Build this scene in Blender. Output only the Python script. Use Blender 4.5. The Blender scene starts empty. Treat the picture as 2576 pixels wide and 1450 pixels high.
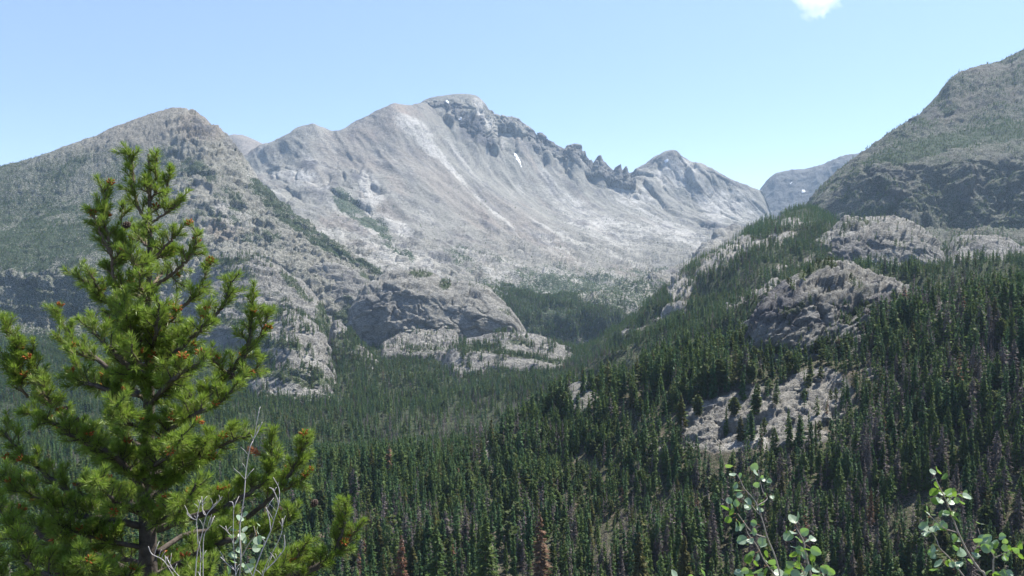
import bpy, math, random
import numpy as np
from mathutils import Vector, Matrix, Quaternion
random.seed(7); RNG = np.random.default_rng(11)
R = math.radians
scene = bpy.context.scene
col = scene.collection

# ------------------------------------------------------------------ camera, sky, sun, exposure
CAM = (0.0, 0.0, 1.6); PITCH = R(2.0); HFOV = R(62.0)
F = 1288.0/math.tan(HFOV/2)                       # focal length for a 2576 x 1450 picture
cam_d = bpy.data.cameras.new('camera'); cam = bpy.data.objects.new('camera', cam_d); col.objects.link(cam)
cam.location = CAM; cam.rotation_euler = (R(90)-PITCH, 0, 0)
cam_d.sensor_width = 36; cam_d.angle = HFOV; cam_d.clip_start = 0.1; cam_d.clip_end = 60000
scene.camera = cam

SUN_EL, SUN_AZ = R(57), R(50)                     # azimuth clockwise from straight ahead
sd = Vector((math.cos(SUN_EL)*math.sin(SUN_AZ), math.cos(SUN_EL)*math.cos(SUN_AZ), math.sin(SUN_EL)))
w = bpy.data.worlds.new('World'); scene.world = w; w.use_nodes = True
nt = w.node_tree; bg = nt.nodes['Background']
sky = nt.nodes.new('ShaderNodeTexSky'); sky.sky_type = 'NISHITA'; sky.sun_disc = False
sky.sun_elevation = SUN_EL; sky.sun_rotation = SUN_AZ; sky.altitude = 2900; sky.air_density = 1.0; sky.dust_density = 0.6; sky.ozone_density = 3.0
sm = nt.nodes.new('ShaderNodeMix'); sm.data_type = 'RGBA'; sm.blend_type = 'MULTIPLY'; sm.inputs[0].default_value = 1; sm.inputs[7].default_value = (1.065, 0.97, 1.0, 1)
nt.links.new(sky.outputs[0], sm.inputs[6]); nt.links.new(sm.outputs[2], bg.inputs[0]); bg.inputs[1].default_value = 0.104
sun_d = bpy.data.lights.new('sun', 'SUN'); sun_d.energy = 5.0; sun_d.angle = R(0.53); sun_d.color = (1.0, 0.955, 0.88)
sun = bpy.data.objects.new('sun', sun_d); col.objects.link(sun)
sun.rotation_euler = (-sd).to_track_quat('-Z', 'Y').to_euler()
scene.view_settings.view_transform = 'Standard'; scene.view_settings.look = 'None'
scene.view_settings.exposure = 1.0; scene.view_settings.gamma = 1.0
scene.cycles.max_bounces = 8; scene.cycles.volume_bounces = 6; scene.cycles.transparent_max_bounces = 8
scene.cycles.use_denoising = True

# ------------------------------------------------------------------ helpers
def P(px, py, Y):
    """world points seen at (px,py) of a 2576x1450 frame at forward distance Y (arrays allowed)"""
    px, py, Y = np.asarray(px, float), np.asarray(py, float), np.asarray(Y, float)
    a = (px-1288)/F; b = (725-py)/F
    fy = math.cos(PITCH)+b*math.sin(PITCH); fz = -math.sin(PITCH)+b*math.cos(PITCH)
    s = Y/fy
    return np.stack([a*s, fy*s, fz*s+CAM[2]], -1)
def proj(p):
    x, y, z = p[..., 0], p[..., 1], p[..., 2]-CAM[2]
    d = y*math.cos(PITCH)-z*math.sin(PITCH); u = y*math.sin(PITCH)+z*math.cos(PITCH)
    return 1288+F*x/d, 725-F*u/d, d
TAB = RNG.random((64, 64, 64)).astype(np.float32)
def vnoise(p):
    i = np.floor(p).astype(np.int64); f = (p-i).astype(np.float32); f = f*f*(3-2*f)
    x0, y0, z0 = (i[..., k] & 63 for k in range(3)); x1, y1, z1 = (x0+1) & 63, (y0+1) & 63, (z0+1) & 63
    fx, fy, fz = f[..., 0], f[..., 1], f[..., 2]
    a = TAB[x0, y0, z0]*(1-fx)+TAB[x1, y0, z0]*fx; b = TAB[x0, y1, z0]*(1-fx)+TAB[x1, y1, z0]*fx
    c = TAB[x0, y0, z1]*(1-fx)+TAB[x1, y0, z1]*fx; d = TAB[x0, y1, z1]*(1-fx)+TAB[x1, y1, z1]*fx
    a = a*(1-fy)+b*fy; c = c*(1-fy)+d*fy
    return (a*(1-fz)+c*fz)*2-1
def fbm(p, wl, oct=4, gain=0.5, ridged=False, seed=0):
    out = 0; a = 1.0; tot = 0
    for k in range(oct):
        n = vnoise(p/wl*(2.03**k)+17.3*k+seed*5.71)
        if ridged: n = 1-2*np.abs(n)
        out = out+a*n; tot += a; a *= gain
    return out/tot
def blocks(p, wl, seed=0):
    """jointed rock: every cell of a jittered lattice gets its own height and tilt; darker joints come from the cell borders"""
    sh = p.shape[:-1]; q = (p.reshape(-1, 3)/wl+seed*7.7); b = np.floor(q).astype(np.int64); best = np.full(len(q), 9.); val = np.zeros(len(q)); sec = np.full(len(q), 9.)
    for dx in (-1, 0, 1):
        for dy in (-1, 0, 1):
            for dz in (-1, 0, 1):
                c = b+np.array([dx, dy, dz]); i, j, k = c[:, 0] & 63, c[:, 1] & 63, c[:, 2] & 63
                jx, jy, jz = TAB[i, j, k], TAB[j, k, i], TAB[k, i, j]; d = q-c-np.stack([jx, jy, jz], -1); r2 = (d*d).sum(1)
                v = TAB[(i+13) & 63, (j+7) & 63, k]*1.6-.8+d[:, 0]*(jx-.5)*1.6+d[:, 2]*(jy-.5)*1.6+d[:, 1]*(jz-.5)
                n = r2 < best; sec = np.where(n, best, np.minimum(sec, r2)); val = np.where(n, v, val); best = np.where(n, r2, best)
    e = np.sqrt(sec)-np.sqrt(best); return (val-.7*(1-sstep(0, .12, e))).reshape(sh)
def gsmooth(a, s):
    if s < 0.6: return a
    r = int(3*s)+1; k = np.exp(-0.5*(np.arange(-r, r+1)/s)**2); k /= k.sum()
    return np.convolve(np.pad(a, r, mode='edge'), k, mode='valid')
def sstep(a, b, x):
    t = np.clip((x-a)/(b-a), 0, 1); return t*t*(3-2*t)
def ell(px, py, L):
    """soft ellipses (cx,cy,rx,ry,angle_deg,strength) -> max field"""
    o = np.zeros(np.shape(px))
    for cx, cy, rx, ry, an, st in L:
        c, s = math.cos(R(an)), math.sin(R(an)); dx, dy = px-cx, py-cy
        u = (dx*c+dy*s)/rx; v = (-dx*s+dy*c)/ry
        d = np.sqrt(u*u+v*v)
        o = np.maximum(o, st*(1-sstep(0.65, 1.25, d)))
    return o
def tag(o, label=None, cat=None, group=None, kind=None):
    if label: o['label'] = label
    if cat: o['category'] = cat
    if group: o['group'] = group
    if kind: o['kind'] = kind
    return o
def mesh_obj(name, v, f, mat=None, parent=None, smooth=False, link=True):
    me = bpy.data.meshes.new(name)
    v = np.asarray(v, np.float32).reshape(-1, 3); f = np.asarray(f, np.int32)
    n = f.shape[1]
    me.vertices.add(len(v)); me.vertices.foreach_set('co', v.ravel())
    me.loops.add(f.size); me.loops.foreach_set('vertex_index', f.ravel())
    me.polygons.add(len(f)); me.polygons.foreach_set('loop_start', np.arange(0, f.size, n, dtype=np.int32))
    if smooth: me.polygons.foreach_set('use_smooth', np.ones(len(f), bool))
    me.update(calc_edges=True)
    if mat: me.materials.append(mat)
    o = bpy.data.objects.new(name, me)
    if link: col.objects.link(o)
    if parent: o.parent = parent
    return o
def fattr(me, name, arr):
    a = me.attributes.new(name, 'FLOAT', 'POINT'); a.data.foreach_set('value', np.asarray(arr, np.float32).ravel())

# ------------------------------------------------------------------ materials
def newmat(name):
    m = bpy.data.materials.new(name); m.use_nodes = True; t = m.node_tree
    for n in list(t.nodes): t.nodes.remove(n)
    out = t.nodes.new('ShaderNodeOutputMaterial'); return m, t, out
def N(t, typ, **kw):
    n = t.nodes.new(typ)
    for k, v in kw.items():
        if k in n.inputs: n.inputs[k].default_value = v
        else: setattr(n, k, v)
    return n
def mixc(t, fac, a, b, mode='MIX'):
    m = t.nodes.new('ShaderNodeMix'); m.data_type = 'RGBA'; m.blend_type = mode
    for k, s in ((0, fac), (6, a), (7, b)):
        if isinstance(s, (int, float)): m.inputs[k].default_value = s
        elif isinstance(s, tuple): m.inputs[k].default_value = (*s, 1)
        else: t.links.new(s, m.inputs[k])
    return m.outputs[2]
def ramp(t, x, a, b, lo=0.0, hi=1.0):
    m = t.nodes.new('ShaderNodeMapRange'); t.links.new(x, m.inputs[0])
    for k, v in ((1, a), (2, b), (3, lo), (4, hi)): m.inputs[k].default_value = v
    return m.outputs[0]
def noise(t, co, scale, detail=6, rough=0.6, dist=0.0):
    n = N(t, 'ShaderNodeTexNoise', Scale=scale, Detail=detail, Roughness=rough, Distortion=dist); t.links.new(co, n.inputs['Vector']); return n.outputs[0]
def rock_mat(name, wl, base=(0.33, 0.315, 0.29), dark=(0.13, 0.125, 0.125), warm=(0.33, 0.25, 0.205), veg=(0.050, 0.070, 0.034), bump=1.0, crack=0.5, stretch=(0, 0, 0), speck=1.0):
    """granite: wl = size in metres of the main blotches; attributes veg, pale, warm, darkr come from the builder"""
    m, t, out = newmat(name)
    co = N(t, 'ShaderNodeTexCoord').outputs['Object']
    n1 = noise(t, co, 1.0/wl, 8, 0.62); n2 = noise(t, co, 4.3/wl, 8, 0.68); n3 = noise(t, co, 14.0/wl, 6, 0.7)
    mp = N(t, 'ShaderNodeMapping'); mp.inputs['Rotation'].default_value = stretch; mp.inputs['Scale'].default_value = (1, 1, 3.2); t.links.new(co, mp.inputs[0])
    vo = N(t, 'ShaderNodeTexVoronoi', feature='DISTANCE_TO_EDGE', Scale=3.0/wl)
    wv = N(t, 'ShaderNodeVectorMath', operation='MULTIPLY_ADD'); nn = N(t, 'ShaderNodeTexNoise', Scale=2.0/wl, Detail=5); t.links.new(co, nn.inputs['Vector'])
    t.links.new(nn.outputs['Color'], wv.inputs[0]); wv.inputs[1].default_value = (wl*0.9,)*3; t.links.new(mp.outputs[0], wv.inputs[2]); t.links.new(wv.outputs[0], vo.inputs['Vector'])
    cr = ramp(t, vo.outputs['Distance'], 0.0, 0.07, 1.0, 0.0)
    c = mixc(t, ramp(t, n1, 0.35, 0.65), tuple(x*0.82 for x in base), tuple(x*1.08 for x in base))
    c = mixc(t, ramp(t, n2, 0.5, 0.66, 0, 0.6*speck), c, dark)
    c = mixc(t, ramp(t, n3, 0.56, 0.66, 0, 0.7*speck), c, dark)
    c = mixc(t, ramp(t, n3, 0.44, 0.34, 0, 0.8*speck), c, tuple(x*1.5 for x in base))
    def at(nm): return N(t, 'ShaderNodeAttribute', attribute_name=nm).outputs['Fac']
    c = mixc(t, at('warm'), c, mixc(t, ramp(t, n2, 0.4, 0.6), warm, tuple(x*0.75 for x in warm)))
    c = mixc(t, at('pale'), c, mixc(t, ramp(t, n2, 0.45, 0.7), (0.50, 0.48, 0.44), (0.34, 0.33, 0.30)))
    c = mixc(t, at('darkr'), c, mixc(t, ramp(t, n2, 0.45, 0.6), (0.15, 0.145, 0.15), (0.09, 0.088, 0.09)))  # darkr: dark rock tone, and shade painted on some faces
    mm = N(t, 'ShaderNodeMath', operation='MULTIPLY'); t.links.new(cr, mm.inputs[0]); mm.inputs[1].default_value = crack
    c = mixc(t, mm.outputs[0], c, (0.07, 0.066, 0.062))
    # vegetation breaks up with fine noise
    vg = N(t, 'ShaderNodeMath', operation='ADD'); t.links.new(at('veg'), vg.inputs[0]); t.links.new(ramp(t, n3, 0.3, 0.7, -0.85, 0.85), vg.inputs[1])
    vf = ramp(t, vg.outputs[0], 0.42, 0.62)
    c = mixc(t, vf, c, mixc(t, ramp(t, n2, 0.35, 0.65), veg, (veg[0]*1.7, veg[1]*1.5, veg[2]*1.3)))
    b = N(t, 'ShaderNodeBsdfPrincipled', Roughness=0.92); b.inputs['Specular IOR Level'].default_value = 0.25
    t.links.new(c, b.inputs['Base Color'])
    h = N(t, 'ShaderNodeMath', operation='MULTIPLY_ADD'); t.links.new(cr, h.inputs[0]); h.inputs[1].default_value = -0.25; 
    hs = N(t, 'ShaderNodeMath', operation='ADD'); t.links.new(n2, hs.inputs[0])
    n3s = N(t, 'ShaderNodeMath', operation='MULTIPLY'); t.links.new(n3, n3s.inputs[0]); n3s.inputs[1].default_value = 0.45; t.links.new(n3s.outputs[0], hs.inputs[1])
    t.links.new(hs.outputs[0], h.inputs[2])
    bp = N(t, 'ShaderNodeBump', Strength=1.0, Distance=wl*0.16*bump); t.links.new(h.outputs[0], bp.inputs['Height'])
    t.links.new(bp.outputs[0], b.inputs['Normal']); t.links.new(b.outputs[0], out.inputs[0])
    return m

# ------------------------------------------------------------------ terrain lofts
LANDS = {}
def land(name, guides, mat, step=2.6, x0=None, x1=None, disp=(), smooth=6, back=(300, 0.7), fields=None, sharp_top=True, sub=0, jag=0, fine=0, taper=0):
    """guides: near -> far polylines of (px,py,Y); the last is the skyline.  disp: list of (amp, wavelength, oct, gain, ridged, D, stretch, seed, mask)"""
    x0 = guides[0][0][0] if x0 is None else x0; x1 = guides[0][-1][0] if x1 is None else x1
    xs = np.arange(x0, x1+step, step); G = []
    for k, g in enumerate(guides):
        g = np.array(g, float); py = np.interp(xs, g[:, 0], g[:, 1]); Y = np.interp(xs, g[:, 0], g[:, 2])
        last = k == len(guides)-1
        if last: sharp = P(xs, gsmooth(py, 0.3 if sharp_top else smooth), gsmooth(Y, smooth)); py = gsmooth(py, fine if fine else smooth)
        if last and jag:
            rr = int(fine*.8); e = np.pad(np.interp(xs, g[:, 0], g[:, 1]), rr, mode='edge'); py = gsmooth(np.max(np.stack([e[q:q+len(xs)] for q in range(2*rr+1)]), 0), fine*.6)+fine*.5
        G.append((gsmooth(py, smooth) if not last else py, gsmooth(Y, smooth)))
    pts = np.stack([P(xs, a, b) for a, b in G], 0)                 # K, n, 3
    top = pts[-1]
    d = back[0]
    b1 = top+np.array([0, d*0.05, -d*0.04*back[1]]); b2 = top+np.array([0, d, -d*back[1]])
    b3 = b2+np.array([0, d, -d*back[1]])
    npx = [max(3, int(np.percentile(np.hypot(0, G[k+1][0]-G[k][0]), 80)/step)+2) for k in range(len(G)-1)]
    npx[0] = max(npx[0], 4)
    s0 = pts[0]+np.array([0, -6.0, -60.0]); PTS0 = 4
    pts = np.concatenate([s0[None], pts, b1[None], b2[None], b3[None]], 0); npx = [4]+npx+[10, 8, 4]
    K = len(pts)
    rows = []
    sidx = np.zeros((K, pts.shape[1]));
    for k in range(1, K): sidx[k] = sidx[k-1]+np.linalg.norm(pts[k]-pts[k-1], axis=1)+1e-3
    tan = np.zeros_like(pts)
    for k in range(K):
        if k == 0: tan[k] = (pts[1]-pts[0])/(sidx[1]-sidx[0])[:, None]
        elif k == K-1: tan[k] = (pts[k]-pts[k-1])/(sidx[k]-sidx[k-1])[:, None]
        else:
            a = (pts[k]-pts[k-1])/(sidx[k]-sidx[k-1])[:, None]; b = (pts[k+1]-pts[k])/(sidx[k+1]-sidx[k])[:, None]
            wa = (sidx[k+1]-sidx[k]); wb = (sidx[k]-sidx[k-1])
            tan[k] = (a*wa[:, None]+b*wb[:, None])/(wa+wb)[:, None]*0.85
    for k in range(K-1):
        h = (sidx[k+1]-sidx[k])[:, None]
        for j in range(npx[k]):
            t = j/npx[k]; t2, t3 = t*t, t*t*t
            rows.append((2*t3-3*t2+1)*pts[k]+(t3-2*t2+t)*h*tan[k]+(-2*t3+3*t2)*pts[k+1]+(t3-t2)*h*tan[k+1])
    rows.append(pts[-1]); V = np.array(rows); nr, nc = V.shape[:2]
    PX, PY, _ = proj(V)
    nfront = sum(npx[:-3])
    # normals of the smooth surface
    du = np.gradient(V, axis=1); dv = np.gradient(V, axis=0); nrm = np.cross(du, dv); nrm /= np.linalg.norm(nrm, axis=2, keepdims=True)+1e-9
    V0 = V.copy()
    for it in disp:
        amp, wl, oc, gn, rd, D, st, sd_, mask = (list(it)+[None]*9)[:9]
        q = V
        if rd == 2:
            u = np.array(D, float); u /= np.linalg.norm(u); c_ = (V@u)/wl+.9*fbm(V, wl*3.5, 3, .5, False, sd_ or 0)+.25*fbm(V, wl*.8, 2, .5, False, 3)
            n = ((c_-np.floor(c_))**1.6-.4)*sstep(-.25, .25, fbm(V, wl*5, 2, .5, False, (sd_ or 0)+4))
            if mask is not None: n = n*mask(PX, PY)
            V = V+nrm*(amp*n)[..., None]; continue
        if rd == 3:
            if D is not None: q = V-(V@(np.array(D)/np.linalg.norm(D)))[..., None]*(np.array(D)/np.linalg.norm(D))*(1-1/st)
            n = blocks(q+fbm(V, wl*1.5, 3)[..., None]*wl*.35, wl, sd_ or 0)
            if mask is not None: n = n*mask(PX, PY)
            V = V+nrm*(amp*n)[..., None]; continue
        if D is not None:
            D = np.array(D, float); D /= np.linalg.norm(D); q = V-(V@D)[..., None]*D*(1-1/st)
        n = fbm(q, wl, oc or 4, gn or 0.5, bool(rd), sd_ or 0)
        if mask is not None: n = n*mask(PX, PY)
        V = V+nrm*(amp*n)[..., None]
    rt = nfront; dr = np.arange(nr)-rt
    kk = (.95*np.exp(-(np.abs(dr)/(9 if jag else 5))**1.5))[:, None, None]; V = V*(1-kk)+V0*kk
    wr = np.where(dr <= 0, np.exp(-(np.abs(dr)/(6. if jag else 5.))**1.3), np.exp(-np.abs(dr)/7.))[:, None, None]; V = V+wr*(sharp-top)[None]
    if jag: V[..., 2] += (jag*fbm(top, 45, 4, .65, True)[None]*np.exp(-np.abs(dr)/2.5)[:, None])
    if taper:
        e_ = np.minimum(xs-xs[0], xs[-1]-xs)/(xs[-1]-xs[0]); V[..., 2] -= (taper*(1-sstep(0, .15, e_)))[None]
    idx = np.arange(nr*nc).reshape(nr, nc)
    f = np.stack([idx[:-1, :-1], idx[:-1, 1:], idx[1:, 1:], idx[1:, :-1]], -1).reshape(-1, 4)
    o = mesh_obj(name, V, f, mat, smooth=False); tag(o, kind='structure')
    row = np.repeat(np.arange(nr)[:, None], nc, 1)
    for a in ('veg', 'pale', 'warm', 'darkr'):
        val = fields[a](PX, PY, V) if fields and a in fields else np.zeros((nr, nc))
        fattr(o.data, a, np.clip(val, 0, 1))
    LANDS[name] = dict(V=V, PX=PX, PY=PY, nfront=nfront, obj=o)
    return o
def nz(V, wl, seed=0, oc=4): return fbm(V, wl, oc, 0.55, False, seed)*0.9
def streak(V, D, wl, st, seed, a, b):
    D = np.array(D, float); D /= np.linalg.norm(D); q = V-(V@D)[..., None]*D*(1-1/st); return sstep(a, b, fbm(q, wl, 4, .6, False, seed))
def cracks(V, D, wl, st, seed, w=.86):
    D = np.array(D, float); D /= np.linalg.norm(D); q = V-(V@D)[..., None]*D*(1-1/st); n = 1-np.abs(fbm(q, wl, 3, .6, False, seed))*2.2; return sstep(w, .98, n)
def patch(L, wl, rag=0.6, seed=0):
    """a painted patch list with ragged, noise-broken edges"""
    return lambda px, py, V: sstep(0.1, 0.95, ell(px, py, L)+rag*(.6*nz(V, wl, seed)+.5*nz(V, wl*.3, seed+1))*(ell(px, py, L) > 0))

M_far = rock_mat('weathered_granite_far', 90, base=(0.275, 0.265, 0.232), warm=(0.31, 0.255, 0.215), veg=(0.036, 0.056, 0.03), crack=0.2, speck=.3, bump=.6)
M_mid = rock_mat('weathered_granite_mid', 38, base=(0.30, 0.287, 0.24), veg=(0.036, 0.056, 0.028), speck=.7, crack=0.35, warm=(0.29, 0.235, 0.19))
M_right = rock_mat('lichen_dark_rock', 38, base=(0.175, 0.168, 0.138), veg=(0.036, 0.058, 0.026), speck=.7, crack=0.35, warm=(0.205, 0.17, 0.14))
M_dome = rock_mat('glaciated_granite_slab', 26, base=(0.30, 0.288, 0.255), crack=0.7)
M_near = rock_mat('lichened_granite_near', 9, base=(0.265, 0.255, 0.225), crack=0.5)
M_floor = rock_mat('dark_forest_floor', 30, base=(0.115, 0.10, 0.07), dark=(0.06, 0.055, 0.04), veg=(0.035, 0.05, 0.022), crack=0.3)  # dark soil colour for the wooded ground
M_hill = rock_mat('near_hillside_ground', 9, base=(0.13, 0.115, 0.08), dark=(0.06, 0.055, 0.04), veg=(0.04, 0.055, 0.024), crack=0.3)
M_soil = rock_mat('forest_floor', 14, base=(0.17, 0.15, 0.115), warm=(0.2, 0.15, 0.1), crack=0.2)

FALL = (P(1330, 640, 3600)-P(1000, 270, 4500))
# --- the great massif -------------------------------------------------------
sky_massif = [(540, 450, 4700), (572, 430, 4700), (600, 416, 4700), (625, 405, 4700), (650, 394, 4700), (675, 381, 4650), (690, 374, 4600), (720, 352, 4500), (755, 332, 4500), (790, 325, 4500), (815, 331, 4500), (835, 345, 4550), (850, 352, 4600),
 (900, 320, 4600), (950, 290, 4600), (985, 269, 4600), (1000, 266, 4600), (1015, 271, 4650), (1030, 276, 4700), (1043, 277, 4750), (1058, 260, 4900), (1075, 251, 5000), (1100, 244, 5000), (1140, 240, 5050), (1165, 238, 5050),
 (1195, 242, 5050), (1210, 250, 5000), (1225, 268, 5000), (1240, 290, 5000), (1270, 294, 5000), (1290, 299, 5000), (1305, 302, 5000), (1320, 312, 5000), (1337, 328, 5000), (1349, 343, 5000), (1356, 335, 5000), (1364, 337, 5000), (1370, 350, 5000), (1390, 358, 5000),
 (1410, 370, 5000), (1420, 374, 5000), (1430, 369, 5000), (1448, 364, 5000), (1461, 366, 5000), (1466, 384, 5000), (1471, 381, 5000), (1476, 400, 5000), (1481, 416, 5000), (1486, 404, 5000), (1491, 417, 5000), (1494, 414, 5000),
 (1500, 398, 5000), (1506, 391, 5000), (1513, 391, 5000), (1517, 404, 5000), (1530, 418, 5000), (1543, 430, 5000), (1546, 422, 5000), (1556, 415, 5000), (1562, 413, 5000), (1566, 430, 5000), (1572, 420, 5000), (1577, 418, 5000), (1581, 434, 5100), (1586, 440, 5200),
 (1600, 424, 5200), (1625, 410, 5200), (1645, 395, 5200), (1665, 386, 5200), (1682, 384, 5200), (1705, 390, 5200), (1740, 407, 5200), (1770, 412, 5200), (1780, 420, 5200), (1800, 428, 5200), (1830, 445, 5200), (1850, 455, 5200),
 (1880, 466, 5200), (1905, 476, 5200), (1918, 480, 5200), (1935, 520, 5100), (1946, 562, 5000), (1985, 640, 4900)]
tooth = [q for q in sky_massif if 1225 <= q[0] <= 1600]
sky_massif = [(x, y+float(np.interp(x, [1045, 1075, 1235, 1260, 1560, 1590], [0, 20, 20, 26, 24, 2])), Y) for x, y, Y in sky_massif]
g_bot = [(540, 760, 2300), (900, 800, 2150), (1150, 840, 2000), (1300, 890, 1900), (1500, 900, 1900), (1650, 850, 2000), (1800, 700, 2600), (1900, 620, 3400), (1985, 660, 4300)]
g_low = [(540, 660, 2600), (800, 690, 2500), (1000, 700, 2500), (1200, 740, 2500), (1350, 770, 2500), (1500, 770, 2600), (1650, 740, 2800), (1800, 655, 3400), (1900, 600, 4000), (1985, 650, 4500)]
g_mid = [(540, 590, 3200), (700, 590, 3200), (900, 600, 3150), (1050, 610, 3150), (1200, 625, 3250), (1400, 640, 3450), (1600, 640, 3800), (1750, 620, 4100), (1850, 600, 4400), (1920, 580, 4600), (1985, 648, 4700)]
g_up = [(540, 500, 4000), (650, 450, 4050), (790, 410, 4050), (860, 430, 4000), (1000, 400, 4050), (1100, 420, 4150), (1240, 455, 4300), (1400, 520, 4400), (1550, 530, 4600), (1680, 500, 4850), (1850, 530, 4950), (1946, 571, 4950), (1985, 645, 4850)]
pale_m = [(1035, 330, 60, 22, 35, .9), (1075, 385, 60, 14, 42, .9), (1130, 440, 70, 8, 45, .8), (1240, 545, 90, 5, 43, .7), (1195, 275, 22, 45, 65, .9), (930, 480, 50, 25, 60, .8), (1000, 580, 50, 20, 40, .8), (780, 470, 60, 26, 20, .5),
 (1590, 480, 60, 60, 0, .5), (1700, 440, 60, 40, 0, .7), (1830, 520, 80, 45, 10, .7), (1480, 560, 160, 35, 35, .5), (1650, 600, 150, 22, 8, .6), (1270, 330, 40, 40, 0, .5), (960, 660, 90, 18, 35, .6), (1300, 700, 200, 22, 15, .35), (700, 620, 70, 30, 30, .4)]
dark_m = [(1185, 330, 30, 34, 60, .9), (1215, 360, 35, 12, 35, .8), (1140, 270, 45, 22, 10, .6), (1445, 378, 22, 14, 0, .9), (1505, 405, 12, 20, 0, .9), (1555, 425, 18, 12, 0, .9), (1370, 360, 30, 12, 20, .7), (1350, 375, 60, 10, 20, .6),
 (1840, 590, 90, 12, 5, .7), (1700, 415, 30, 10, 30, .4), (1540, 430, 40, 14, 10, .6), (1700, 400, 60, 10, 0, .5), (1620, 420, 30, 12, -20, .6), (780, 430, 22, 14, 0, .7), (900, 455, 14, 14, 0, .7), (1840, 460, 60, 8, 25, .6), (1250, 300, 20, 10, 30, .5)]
veg_m = [(900, 545, 90, 22, 42, .75), (960, 590, 45, 24, 55, .75), (850, 520, 30, 8, 60, .7), (1000, 655, 60, 14, 35, .5), (1300, 680, 160, 20, 14, .38), (1480, 730, 260, 36, 4, .62), (1300, 770, 160, 40, 10, .55), (1500, 690, 170, 10, 4, .5), (1700, 690, 70, 8, 0, .4), (1440, 815, 210, 48, 10, 1.2), (1200, 700, 100, 18, 30, .5), (1560, 770, 120, 30, 0, .7), (760, 640, 160, 20, 10, .45)]
warm_m = [(950, 330, 110, 40, -25, .55), (1000, 300, 60, 40, 0, .6), (900, 400, 120, 45, 15, .4), (1120, 480, 200, 40, 42, .4), (620, 370, 60, 30, 0, .6), (800, 450, 60, 50, 0, .3), (1330, 590, 180, 30, 35, .4)]
def rough_low(px, py): return sstep(520, 680, py)*1.0
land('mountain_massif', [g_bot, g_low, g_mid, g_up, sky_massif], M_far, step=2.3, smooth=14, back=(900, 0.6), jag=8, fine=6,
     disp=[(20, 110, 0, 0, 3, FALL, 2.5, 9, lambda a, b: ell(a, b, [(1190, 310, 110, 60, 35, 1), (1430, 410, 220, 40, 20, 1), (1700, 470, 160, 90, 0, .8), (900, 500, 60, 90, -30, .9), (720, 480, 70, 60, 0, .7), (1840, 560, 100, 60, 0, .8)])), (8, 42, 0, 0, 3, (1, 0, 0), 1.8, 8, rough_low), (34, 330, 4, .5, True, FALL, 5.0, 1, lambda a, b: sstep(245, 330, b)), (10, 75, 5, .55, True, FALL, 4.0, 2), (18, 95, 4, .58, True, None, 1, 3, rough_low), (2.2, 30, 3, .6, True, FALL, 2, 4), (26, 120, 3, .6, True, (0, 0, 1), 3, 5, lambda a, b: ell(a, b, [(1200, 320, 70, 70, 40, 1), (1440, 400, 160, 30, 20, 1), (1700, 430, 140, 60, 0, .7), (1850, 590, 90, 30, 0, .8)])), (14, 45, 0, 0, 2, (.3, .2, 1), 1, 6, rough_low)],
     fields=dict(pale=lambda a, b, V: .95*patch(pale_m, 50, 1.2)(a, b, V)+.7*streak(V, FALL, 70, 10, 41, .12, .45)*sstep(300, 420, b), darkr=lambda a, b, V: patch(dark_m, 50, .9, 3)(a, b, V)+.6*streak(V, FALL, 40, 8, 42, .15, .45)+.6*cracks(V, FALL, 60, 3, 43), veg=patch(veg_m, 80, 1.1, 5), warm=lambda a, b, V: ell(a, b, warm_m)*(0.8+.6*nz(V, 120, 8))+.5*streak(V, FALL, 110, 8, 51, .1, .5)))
tooth = [(q[0], q[1], 4890) for q in tooth]
tx = np.array([q[0] for q in tooth], float); ty = np.array([q[1] for q in tooth], float); tenv = np.array([max(ty[np.abs(tx-x) < 22]) for x in tx])
land('toothed_ridge', [[(x, e+54, 4800) for x, e in zip(tx, tenv)], [(x, e+24, 4755) for x, e in zip(tx, tenv)], [(x, .4*t_+.6*e+5, 4835) for x, t_, e in zip(tx, ty, tenv)], tooth], M_far, step=1.3, smooth=1.2, back=(70, 1.0),
     disp=[(20, 70, 0, 0, 3, (0, 0, 1), 2.4, 91), (9, 26, 0, 0, 3, (0, 0, 1), 1.8, 92)], fields=dict(darkr=lambda a, b, V: .55+.6*fbm(V, 90, 3)-.7*(a < 1330)*(fbm(V, 60, 3) > -.1), pale=lambda a, b, V: .4*(fbm(V, 50, 3) > .3)))
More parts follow.
